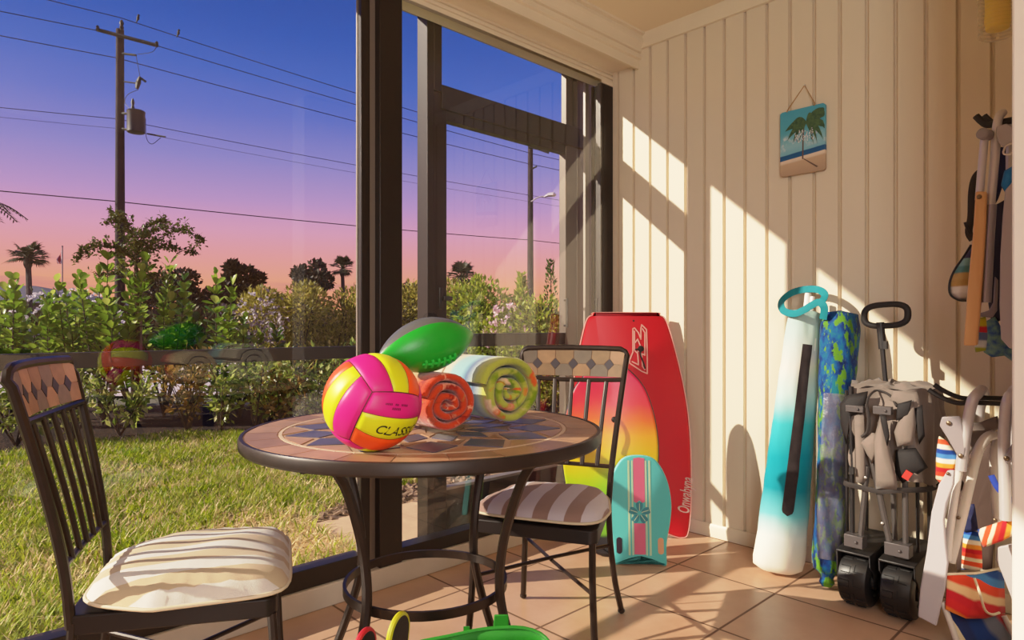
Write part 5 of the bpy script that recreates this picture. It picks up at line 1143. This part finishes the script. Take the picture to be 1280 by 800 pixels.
lowshrub(318, 8.4, 372, 42, .4, 'wispy mauve-white flowering bush beside the olive hedge', leafmat('mauve_leaf', sr(120, 104, 110), sr(170, 150, 156), .3, .6), 520, .07, 'shrub', (70, .03, whitef))
lowshrub(85, 9.0, 366, 43, .8, 'bush with white blossoms behind the clusia shrubs', clusd, 900, .1, 'shrub', (80, .05, whitef))
def spire(u, f, v0, seed, w, label, mat, n, L_=.07):
    r = random.Random(seed); base = W((u-640)/FPX*f, f, GZ); H = CAMH+(HOR-v0)/FPX*f-GZ; t = T('upright_shrub', label, 'shrub', base, 'upright shrubs beyond the door'); bl = MB(); bs = MB()
    bs.tube([base, base+UP*H*.55+RT*.02, base+UP*H], [.016, .011, .003], 6)
    for k in range(n):
        s = r.random()**.8; a = r.uniform(0, 6.283); q_ = w*(1-s*.86)*math.sqrt(r.random()); p = base+UP*(H*(.15+.85*s))+Vector((q_*math.cos(a), q_*math.sin(a), 0))
        leaf(bl, p, Vector((math.cos(a)*.6, math.sin(a)*.6, .9))+rdir(r)*.3, UP+rdir(r)*.6, L_*r.uniform(.7, 1.3), L_*.42, .2, 0, 'd')
    bs.build('stem', twig, t); bl.build('foliage', mat, t, smooth=0, fix=False)
spire(652, 8.8, 344, 51, .26, 'tall narrow green shrub just left of the far utility pole', green2, 900)
spire(597, 9.0, 346, 52, .22, 'narrow green shrub right of the door latch', green2, 700)
spire(688, 8.6, 326, 53, .24, 'sparse tall shrub right of the far utility pole', clusd, 420, .06)
# ---- staked young tree
r = random.Random(77); base = atz(172, 527, GZ); base.z = GZ; ft = base.dot(FW)
yt = T('young_tree', 'young staked tree with thin spreading leafy branches', 'tree', base)
def ap(u, v, df=0): return atf(u, v, ft+df)
b = MB(); tp = [base, ap(173, 450), ap(171, 380), ap(170, 330), ap(169, 300)]; b.tube(bez(tp, 6), [.034-.018*i/24 for i in range(25)], 8); b.build('trunk', bark, yt)
bb = MB(); bl = MB()
for br in ([(170, 335), (160, 310, .1), (150, 285, .15), (138, 262, .2)], [(170, 318), (180, 298, -.1), (200, 285, -.2), (232, 290, -.3), (256, 302, -.3)], [(169, 305), (178, 290, .2), (192, 280, .3), (208, 276, .3)], [(171, 330), (190, 312, .2), (215, 310, .3), (245, 318, .3)], [(170, 325), (150, 312, -.2), (128, 308, -.3), (104, 312, -.4), (96, 328, -.4)], [(169, 302), (160, 285, -.2), (150, 272, -.25), (132, 280, -.3)], [(171, 350), (150, 340, .2), (125, 346, .3)], [(171, 355), (195, 345, -.2), (215, 350, -.3)], [(170, 320), (182, 314, .3), (196, 300, .4), (226, 286, .4)]):
    P_ = bez([ap(*p) for p in br], 8); n = len(P_); bb.tube(P_, [.010-.007*i/(n-1) for i in range(n)], 5)
    for i in range(3, n):
        for k in range(9): leaf(bl, P_[i]+rdir(r)*.05*r.random(), rdir(r)+UP*.3, UP+rdir(r)*.5, .05*r.uniform(.7, 1.3), .03, .2, 0, 'd')
        if i % 3 == 0:
            e = P_[i]+(rdir(r)+UP*.2)*.13; bb.tube([P_[i], e], [.003, .0015], 4)
            for k in range(14): leaf(bl, P_[i]+(e-P_[i])*r.random()+rdir(r)*.03, rdir(r)+UP*.2, UP+rdir(r)*.5, .05*r.uniform(.7, 1.3), .03, .2, 0, 'd')
blobs(bl, r, [(ap(172, 322), (.22, .22, .2), 260), (ap(175, 300), (.12, .12, .14), 120)], .05, .03)
bb.build('branch', twig, yt); bl.build('foliage', leafmat('young_tree_leaf', sr(50, 66, 30), sr(110, 112, 50), .3, .45), yt, smooth=0, fix=False)
sk = T('tree_stake', 'pale wooden stakes and tie holding the young tree', 'stake', base+RT*.05)
for dx in (-.045, .055):
    b = MB(); p = base+RT*dx-FW*.03; b.box(p+UP*.59, (.022, .022, 1.18)); b.build('post', M('pale_stake_wood', sr(150, 122, 100), .8, var=(20, .3)), sk)
b = MB(); b.tube([base+RT*.07*math.cos(a)+FW*.06*math.sin(a)+UP*1.08 for a in [6.283*i/12 for i in range(12)]], .010, 6, closed=True); b.build('tie', M('black_webbing', sr(52, 46, 44), .7), sk)
# ---- far dark trees, palms, house, flag
dk = leafmat('dark_tree_leaf', sr(34, 32, 30), sr(70, 60, 44), .2, .6); dk2 = leafmat('dusky_tree_leaf', sr(44, 40, 32), sr(84, 76, 48), .2, .6)
def tree(u, f, vtop, vbase, w, seed, label, mat=dk, n=3200, open_=1.0):
    r = random.Random(seed); base = W((u-640)/FPX*f, f, GZ); H = CAMH+(HOR-vtop)/FPX*f-GZ; wm = w/FPX*f; t = T('garden_tree', label, 'tree', base, 'dark trees on the skyline'); bl = MB(); bs = MB()
    bs.tube([base, base+UP*H*.3, base+UP*H*.62], [.2, .15, .08], 8); bb_ = []
    for k in range(15):
        a = r.uniform(0, 6.283); q_ = wm*.5*math.sqrt(r.random()); z = H*r.uniform(.36, .90)*(1-.16*(q_/(wm*.5))**2); c_ = base+Vector((q_*math.cos(a)*.95, q_*math.sin(a)*.95, z)); s = wm*r.uniform(.11, .19)*open_
        bb_.append((c_, (s, s, s*.85), n//15)); bs.tube([base+UP*H*.32, base+UP*H*.45+(c_-base)*.2, c_], [.09, .06, .02], 5)
    blobs(bl, r, bb_, f*.0085, f*.005, 'd', .3, 0, .4); bs.build('trunk', M('dark_trunk', sr(48, 40, 38), .9), t); bl.build('crown', mat, t, smooth=0, fix=False)
tree(232, 27, 316, 390, 110, 61, 'large dark tree behind the staked young tree')
tree(292, 30, 320, 390, 62, 62, 'dark tree second from the staked young tree', dk)
tree(378, 33, 318, 380, 68, 63, 'open-crowned dark tree above the olive hedge', dk, 2200, .9)
tree(505, 34, 344, 380, 60, 64, 'low dark tree seen between the window posts', dk2, 1500)
tree(548, 36, 352, 380, 60, 65, 'small dusky tree behind the door stile', dk2, 1400)
tree(625, 40, 376, 390, 50, 66, 'distant dusky tree behind the pink blossoms', dk2, 1200)
def farhedge(u0, u1, f, vtop, seed, label, mat, n):
    r = random.Random(seed); base = W(((u0+u1)/2-640)/FPX*f, f, GZ); t = T('distant_hedge', label, 'hedge', base, 'dusky hedges beyond the road'); bl = MB(); bs = MB(); wid = (u1-u0)/FPX*f; H = CAMH+(HOR-vtop)/FPX*f-GZ; nb = int(wid/.9)
    for k in range(nb):
        x = -wid/2+wid*(k+.5)/nb+r.uniform(-.2, .2); hh = H*r.uniform(.82, 1.02); bs.tube([base+RT*x, base+RT*x+UP*hh*.7], [.06, .02], 5)
        blobs(bl, r, [(base+RT*x+UP*hh*.62, (.75, .5, hh*.38), n//nb//2), (base+RT*x+UP*hh*.28, (.75, .5, hh*.3), n//nb//2)], .24, .15, 'd', .4, 0, .4)
    bs.build('stem', twig, t); bl.build('foliage', mat, t, smooth=0, fix=False)
dusk = leafmat('dusky_hedge_leaf', sr(48, 46, 38), sr(96, 88, 62), .25, .6)
farhedge(-30, 150, 23, 378, 81, 'dusky distant hedge below the low house', dusk, 5200); farhedge(150, 330, 23.5, 380, 82, 'dusky distant hedge below the large dark tree', dusk, 5200)
farhedge(330, 520, 24, 378, 83, 'dusky distant hedge behind the olive hedge', dusk, 5200); farhedge(520, 730, 24.5, 378, 84, 'dusky distant hedge seen through the door', dusk, 5600)
frond = leafmat('palm_frond', sr(40, 40, 34), sr(84, 84, 58), .2, .6); ptrunk = M('palm_trunk_bark', sr(92, 82, 80), .9, var=(8, .4))
def palm(u, f, vhub, r_px, seed, label, tr=True, nf=34, hang=.6):
    r = random.Random(seed); base = W((u-640)/FPX*f, f, GZ); hub = Vector((base.x, base.y, CAMH+(HOR-vhub)/FPX*f)); R_ = r_px/FPX*f; t = T('fan_palm', label, 'palm', base, 'palms on the skyline'); b = MB()
    b.tube(bez([base, base*.5+hub*.5+RT*.05, hub], 6), [.12-.03*i/12 for i in range(13)], 8); b.lathe(hub-UP*R_*.5, (0, 0, 1), [(0, .09), (R_*.15, .14), (R_*.4, .15), (R_*.5, .08)], 8); b.build('trunk', ptrunk, t)
    bl = MB()
    for k in range(nf):
        a = r.uniform(0, 6.283); el = r.uniform(-.5, 1.3); d = Vector((math.cos(a)*math.cos(el), math.sin(a)*math.cos(el), math.sin(el))); st_ = hub+d*R_*.45
        bl.tube([hub, st_], .02, 4); s = d.cross(UP).normalized(); n_ = s.cross(d)
        for j in range(13):
            aa = (j-6)/6*1.25; e = (d*math.cos(aa)+s*math.sin(aa)).normalized(); ln = R_*.58*(1-.25*abs(j-6)/6)*r.uniform(.85, 1.1); p1 = st_+e*ln*.6; p2 = st_+e*ln-UP*ln*hang*.35; w_ = R_*.035
            q_ = e.cross(n_).normalized()*w_; bl.add([st_, p1+q_, p2, p1-q_], [(0, 1, 2, 3)])
    bl.build('crown', frond, t, smooth=0, fix=False)
palm(35, 24, 322, 27, 71, 'fan palm standing against the sunset at far left')
palm(428, 34, 336, 20, 72, 'fan palm against the sunset beside the thick window post')
palm(577, 30, 346, 25, 73, 'small fan palm seen through the door, right of its stile')
def featherpalm(u, f, vhub, r_px, seed, label, mat=frond):
    r = random.Random(seed); base = W((u-640)/FPX*f, f, GZ); hub = Vector((base.x, base.y, CAMH+(HOR-vhub)/FPX*f)); R_ = r_px/FPX*f; t = T('feather_palm', label, 'palm', base, 'palms on the skyline'); b = MB(); b.tube([base, base*.4+hub*.6+RT*.1, hub], [.16, .12, .10], 8); b.build('trunk', ptrunk, t); bl = MB()
    for k in range(16):
        a = 6.283*k/16+r.uniform(-.15, .15); P_ = [hub+Vector((math.cos(a), math.sin(a), 0))*R_*s+UP*R_*(.55*s-.75*s*s) for s in [i/8 for i in range(9)]]; bl.tube(P_, .015, 4)
        for i in range(1, 9):
            d = (P_[i]-P_[i-1]).normalized(); s = d.cross(UP).normalized()
            for q_ in (1, -1):
                for h_ in (0, .5): p = P_[i-1]+(P_[i]-P_[i-1])*h_; e = (s*q_+d*.6-UP*.25).normalized()*R_*.3*(1-.06*i); bl.add([p, p+e*.5+d*R_*.02, p+e, p+e*.5-d*R_*.02], [(0, 1, 2, 3)])
    bl.build('crown', mat, t, smooth=0, fix=False)
featherpalm(-42, 19, 256, 62, 74, 'feathery palm whose fronds reach in at the left edge')
# house with a low roof
hb = W(-28.5, 33, GZ); hs = T('house', 'low house with a dark shingled roof at the far left', 'house', hb)
def HP(x, y, z): return hb+RT*x+FW*y+UP*z
b = MB(); b.prism([HP(-7, 0, 0), HP(6.3, 0, 0), HP(6.3, 0, 2.3), HP(-7, 0, 2.3)], FW*7); b.build('wall', M('house_stucco', sr(112, 104, 122), .9), hs)
b = MB(); rv = [HP(-8, -.6, 2.25), HP(6.9, -.6, 2.25), HP(6.9, 7.6, 2.25), HP(-8, 7.6, 2.25), HP(-7, 3.5, 3.5), HP(1.8, 3.5, 3.35)]; b.add(rv, [(0, 1, 5, 4), (1, 2, 5), (2, 3, 4, 5), (3, 0, 4), (3, 2, 1, 0)]); b.build('roof', M('dark_shingle_roof', sr(84, 80, 98), .9, var=(2, .2)), hs, smooth=0)
for x in (-3, 1.0, 4.2):
    b = MB(); b.prism([HP(x, -.03, .9), HP(x+1.2, -.03, .9), HP(x+1.2, -.03, 1.9), HP(x, -.03, 1.9)], FW*.05); b.build('window', M('dark_window', sr(48, 50, 66), .2), hs)
fp = W((78-640)/FPX*36, 36, GZ); fl = T('flag_pole', 'slim flagpole with a limp striped flag rising above the far left roof', 'flagpole', fp); b = MB(); ztop = CAMH+(HOR-308)/FPX*36; b.tube([fp, Vector((fp.x, fp.y, ztop))], .03, 6); b.ball((fp.x, fp.y, ztop), .05, 6); b.build('pole', M('grey_pole', sr(120, 110, 120), .6), fl)
t = NT('limp_striped_flag'); o_ = t.obj(); s_ = t.sep(o_); f_ = t.math('FRACT', t.math('MULTIPLY', s_[0], 7.0)); fc_ = t.ramp(f_, [(0, sr(176, 60, 70)), (.5, sr(206, 170, 180))], 'CONSTANT'); b = MB(); zf = CAMH+(HOR-330)/FPX*36
b.add([Vector((fp.x, fp.y, ztop-.1)), Vector((fp.x, fp.y, zf))-RT*.02]+[Vector((fp.x, fp.y, zf+.02))-RT*.32+FW*.06, Vector((fp.x, fp.y, zf+.25))-RT*.30-FW*.05, Vector((fp.x, fp.y, ztop-.45))-RT*.16+FW*.04], [(0, 1, 2, 3, 4)]); b.build('flag', t.out(t.pbr(fc_, .8)), fl, smooth=0)
# ---- utility poles and wires
PA = W((150-640)/FPX*26.5, 26.5); PB = W((663-640)/FPX*38.0, 38.0); PZ = PB-PA; dirw = PZ.normalized(); PC, PD = PA-PZ, PB+PZ
def hz(v, f): return CAMH+(HOR-v)/FPX*f
wood_p = M('weathered_pole_wood', sr(62, 52, 58), .85, 0, .2, var=(3, .3)); iron_d = M('dark_line_iron', sr(20, 18, 24), .6)
crossd = (RT*.80+FW*.35).normalized()
upo = T('utility_pole', 'near utility pole carrying a drum transformer', 'utility pole', (PA.x, PA.y, GZ), 'utility poles')
b = MB(); b.tube([Vector((PA.x, PA.y, GZ)), Vector((PA.x, PA.y, hz(37, 26.5)))], [.20, .145], 12); b.build('pole', wood_p, upo)
b = MB(); c_ = Vector((PA.x, PA.y, hz(46, 26.5))); b.tube([atf(121, 37, 26.1), atf(197, 57, 26.1)], .075, 6); b.build('crossarm', iron_d, upo)
def insul(p, h, r_=.07): b = MB(); b.lathe(p, (0, 0, 1), [(0, r_*.5), (h*.3, r_), (h*.45, r_*.6), (h*.7, r_), (h, r_*.4)], 8); return b
insul(atf(152, 38, 26.4), .42, .09).build('insulator', iron_d, upo); insul(atf(196, 58, 26.0), .2).build('insulator', iron_d, upo); insul(atf(122, 38, 26.0), .2).build('insulator', iron_d, upo)
b = MB(); b.lathe(atf(170, 166, 26.0), (0, 0, 1), [(0, .30), (.02, .325), (.80, .325), (.84, .34), (.88, .30), (.93, .12)], 20); dr = b.build('transformer_drum', M('dark_transformer_steel', sr(30, 28, 40), .5, .2), upo)
insul(atf(166, 139, 25.95), .5, .07).build('bushing', iron_d, dr)
b = MB(); b.tube([atf(153, 142, 26.4), atf(166, 142, 26.1)], .05, 6); b.tube([atf(153, 161, 26.4), atf(164, 163, 26.1)], .05, 6); b.build('bracket', iron_d, upo)
b = MB(); b.tube([atf(153, 67, 26.4), atf(170, 69, 26.2)], .045, 6); b.build('bracket', iron_d, upo); b = MB(); b.tube([atf(155, 102, 26.4), atf(170, 104, 26.2)], .03, 6); b.build('bracket', iron_d, upo)
b = MB(); b.tube([atf(171, 111, 26.1), atf(173, 103, 26.1), atf(175, 96, 26.1)], [.06, .1, .05], 6); b.tube([atf(175, 97, 26.1), atf(182, 102, 26.1)], .05, 6); b.build('fuse_cutout', iron_d, upo)
b = MB(); b.tube(bez([atf(170, 69, 26.2), atf(172, 80, 26.1), atf(175, 96, 26.1)], 4), .012, 4); b.tube(bez([atf(196, 58, 26), atf(190, 65, 26), atf(172, 68, 26.1)], 4), .012, 4); b.tube(bez([atf(173, 112, 26.1), atf(160, 118, 26.1), atf(156, 128, 26.2), atf(164, 138, 26)], 4), .012, 4); b.build('drop_wire', iron_d, upo)
b = MB(); b.tube(bez([atf(182, 148, 25.9), atf(183, 172, 25.9), atf(190, 180, 25.9), atf(201, 172, 25.9)], 5), .012, 4); b.tube([atf(184, 167, 25.9), atf(207, 171, 25.8)], .03, 5); b.build('service_lead', iron_d, upo)
up2 = T('utility_pole', 'far utility pole with a street lamp arm, seen through the door', 'utility pole', (PB.x, PB.y, GZ), 'utility poles')
b = MB(); b.tube([Vector((PB.x, PB.y, GZ)), Vector((PB.x, PB.y, hz(178, 38)))], [.20, .145], 12); b.build('pole', wood_p, up2)
b = MB(); b.tube([atf(661, 184, 37.7), atf(672, 186, 37.6), atf(686, 191, 37.4)], .07, 6); b.build('crossarm', iron_d, up2); insul(atf(664, 180, 37.8), .3, .1).build('insulator', iron_d, up2)
b = MB(); b.tube([atf(665, 211, 37.8), atf(671, 208, 37.6)], .05, 6); b.build('bracket', iron_d, up2)
lampm = M('pale_lamp_metal', sr(196, 186, 196), .4, .3)
b = MB(); b.tube(bez([atf(664, 252, 37.8), atf(672, 247, 37.6), atf(682, 245, 37.5)], 4), .035, 6); b.build('lamp_arm', lampm, up2); b = MB(); b.tube([atf(680, 246, 37.5), atf(686, 243.5, 37.4), atf(692, 243, 37.3), atf(695, 244, 37.3)], [.05, .12, .14, .06], 8); b.build('lamp_head', lampm, up2)
wire_m = M('black_power_line', sr(34, 32, 48), .7)
for i, (v0, v1, v2, off, rr_, lb_) in enumerate(((-316, 22, 182, 0, .017, 'topmost power line, running over the pole tops'), (-231, 44, 192, .35, .017, 'second power line from the top, along the crossarm end'), (-193, 73, 205, -.2, .017, 'third power line from the top, tied to the pole below the crossarm'),
    (5, 149, 244, -.2, .013, 'fourth power line from the top, at the transformer'), (17, 161, 252, -.22, .007, 'faint thin line just below the transformer line'), (118, 252, 300, -.25, .021, 'lowest cable, crossing the pink sky'))):
    o_ = crossd*off; P_ = [Vector((q_.x, q_.y, hz(v, f_)))+o_*.5 for q_, v, f_ in ((PC, v0, 15.0), (PA, v1, 26.5), (PB, v2, 38.0))]; P_.append(Vector((PD.x, PD.y, P_[2].z+(P_[2].z-P_[1].z)*.2)))
    b = MB(); pts = []
    for k in range(3):
        for j in range(12): s = j/12; p = P_[k]+(P_[k+1]-P_[k])*s; pts.append(p-UP*(.10*4*s*(1-s)))
    pts.append(P_[3]); b.tube(pts, rr_, 5); o = b.build('power_line', wire_m); tag(o, lb_, 'power line', 'overhead power lines')
birdm = M('dark_bird', sr(18, 16, 24), .7)
def birdy(u, v, f, label):
    p = atf(u, v, f); b = MB(); b.ball(p, .075, 8, sc=(.8, .8, 1.3)); b.ball(p+UP*.11+RT*.02, .05, 8); b.tube([p-UP*.05-RT*.02, p-UP*.2-RT*.07], [.04, .015], 5); b.tube([p+UP*.11+RT*.06, p+UP*.10+RT*.11], [.015, .003], 4); o = b.build('perched_bird', birdm); tag(o, label, 'bird', 'birds on the top wire')
birdy(172.5, 22.5, 26.9, 'small bird on the top wire nearest the utility pole'); birdy(223, 41, 27.6, 'small bird on the top wire further from the utility pole')
SUN_E, FILL_E, FILL2_E, SKY_E = 7.0, 7.0, 50.0, .86
# ================================================================ sky, sun, added fill lights, camera
wd = bpy.data.worlds.new('sky'); bpy.context.scene.world = wd; wd.use_nodes = True; nt = wd.node_tree; nt.nodes.clear()
tcn = nt.nodes.new('ShaderNodeTexCoord'); sp = nt.nodes.new('ShaderNodeSeparateXYZ'); nt.links.new(tcn.outputs['Generated'], sp.inputs[0])
rp = nt.nodes.new('ShaderNodeValToRGB'); cr = rp.color_ramp
st = [(0.0, sr(246, 152, 108)), (.06, sr(246, 164, 130)), (.10, sr(240, 160, 162)), (.135, sr(224, 160, 190)), (.175, sr(190, 150, 204)), (.23, sr(144, 136, 206)), (.29, sr(96, 114, 202)), (.34, sr(64, 102, 196)), (.39, sr(38, 88, 186)), (.45, sr(20, 76, 172)), (1, sr(14, 50, 130))]
while len(cr.elements) < len(st): cr.elements.new(.5)
for e, (p, c) in zip(cr.elements, st): e.position = p; e.color = c
nt.links.new(sp.outputs[2], rp.inputs[0])
# thin mauve cloud streaks low on the horizon
mp = nt.nodes.new('ShaderNodeMapping'); mp.inputs['Scale'].default_value = (2.2, 2.2, 34); nt.links.new(tcn.outputs['Generated'], mp.inputs[0])
nz = nt.nodes.new('ShaderNodeTexNoise'); nz.inputs['Scale'].default_value = 1.6; nz.inputs['Detail'].default_value = 4; nt.links.new(mp.outputs[0], nz.inputs['Vector'])
r2 = nt.nodes.new('ShaderNodeValToRGB'); r2.color_ramp.elements[0].position = .56; r2.color_ramp.elements[1].position = .66; nt.links.new(nz.outputs[0], r2.inputs[0])
r3 = nt.nodes.new('ShaderNodeValToRGB'); r3.color_ramp.elements[0].position = .03; r3.color_ramp.elements[0].color = (1, 1, 1, 1); r3.color_ramp.elements[1].position = .11; r3.color_ramp.elements[1].color = (0, 0, 0, 1); nt.links.new(sp.outputs[2], r3.inputs[0])
mm = nt.nodes.new('ShaderNodeMath'); mm.operation = 'MULTIPLY'; nt.links.new(r2.outputs[0], mm.inputs[0]); nt.links.new(r3.outputs[0], mm.inputs[1])
m2 = nt.nodes.new('ShaderNodeMath'); m2.operation = 'MULTIPLY'; m2.inputs[1].default_value = .55; nt.links.new(mm.outputs[0], m2.inputs[0])
mx = nt.nodes.new('ShaderNodeMix'); mx.data_type = 'RGBA'; nt.links.new(m2.outputs[0], mx.inputs[0]); nt.links.new(rp.outputs[0], mx.inputs[6]); mx.inputs[7].default_value = sr(176, 110, 140)
bg = nt.nodes.new('ShaderNodeBackground'); bg.inputs[1].default_value = SKY_E; nt.links.new(mx.outputs[2], bg.inputs[0])
ow = nt.nodes.new('ShaderNodeOutputWorld'); nt.links.new(bg.outputs[0], ow.inputs[0])
sd = bpy.data.lights.new('sun', 'SUN'); sd.energy = SUN_E; sd.angle = math.radians(.6); sd.color = (1, .885, .71)
so = bpy.data.objects.new('sun', sd); C.objects.link(so)
so.rotation_euler = Vector((.68, 1, -.591)).to_track_quat('-Z', 'Y').to_euler()
def area(name, loc, tgt, size, e, col):
    l = bpy.data.lights.new(name, 'AREA'); l.shape = 'RECTANGLE'; l.size, l.size_y = size; l.energy = e; l.color = col
    o = bpy.data.objects.new(name, l); C.objects.link(o); o.location = loc; o.rotation_euler = (Vector(tgt)-Vector(loc)).to_track_quat('-Z', 'Y').to_euler(); return o
area('fill_light_high', (.75, -.6, 2.5), (-1.2, 1.6, .7), (1.2, 1.2), FILL_E, (1, .95, .93))  # unseen fill added near the ceiling to brighten the interior
area('fill_light_rear', (1.3, -.9, 1.5), (-1.2, 1.8, .9), (1.0, 1.6), FILL2_E, (1, .96, .95))  # unseen fill added behind the camera to lift the panelled wall
cd_ = bpy.data.cameras.new('camera'); cd_.sensor_width = 36; cd_.lens = FPX/1280*36; cd_.shift_y = 8/1280; cd_.clip_start = .02; cd_.clip_end = 500
co = bpy.data.objects.new('camera', cd_); C.objects.link(co); co.location = EYE; co.rotation_euler = (PI/2, 0, TH)
sc = bpy.context.scene; sc.camera = co
sc.view_settings.view_transform = 'Standard'; sc.view_settings.look = 'None'; sc.view_settings.exposure = 0.0
vs_ = sc.view_settings; vs_.use_curve_mapping = True; cm = vs_.curve_mapping; cm.white_level = (2, 2, 2); cv = cm.curves[3]
for x, y in ((.05, .125), (.15, .36), (.35, .72), (.65, .92)): cv.points.new(x, y)
cm.update()
sc.cycles.transparent_max_bounces = 24; sc.cycles.max_bounces = 8; sc.cycles.diffuse_bounces = 5
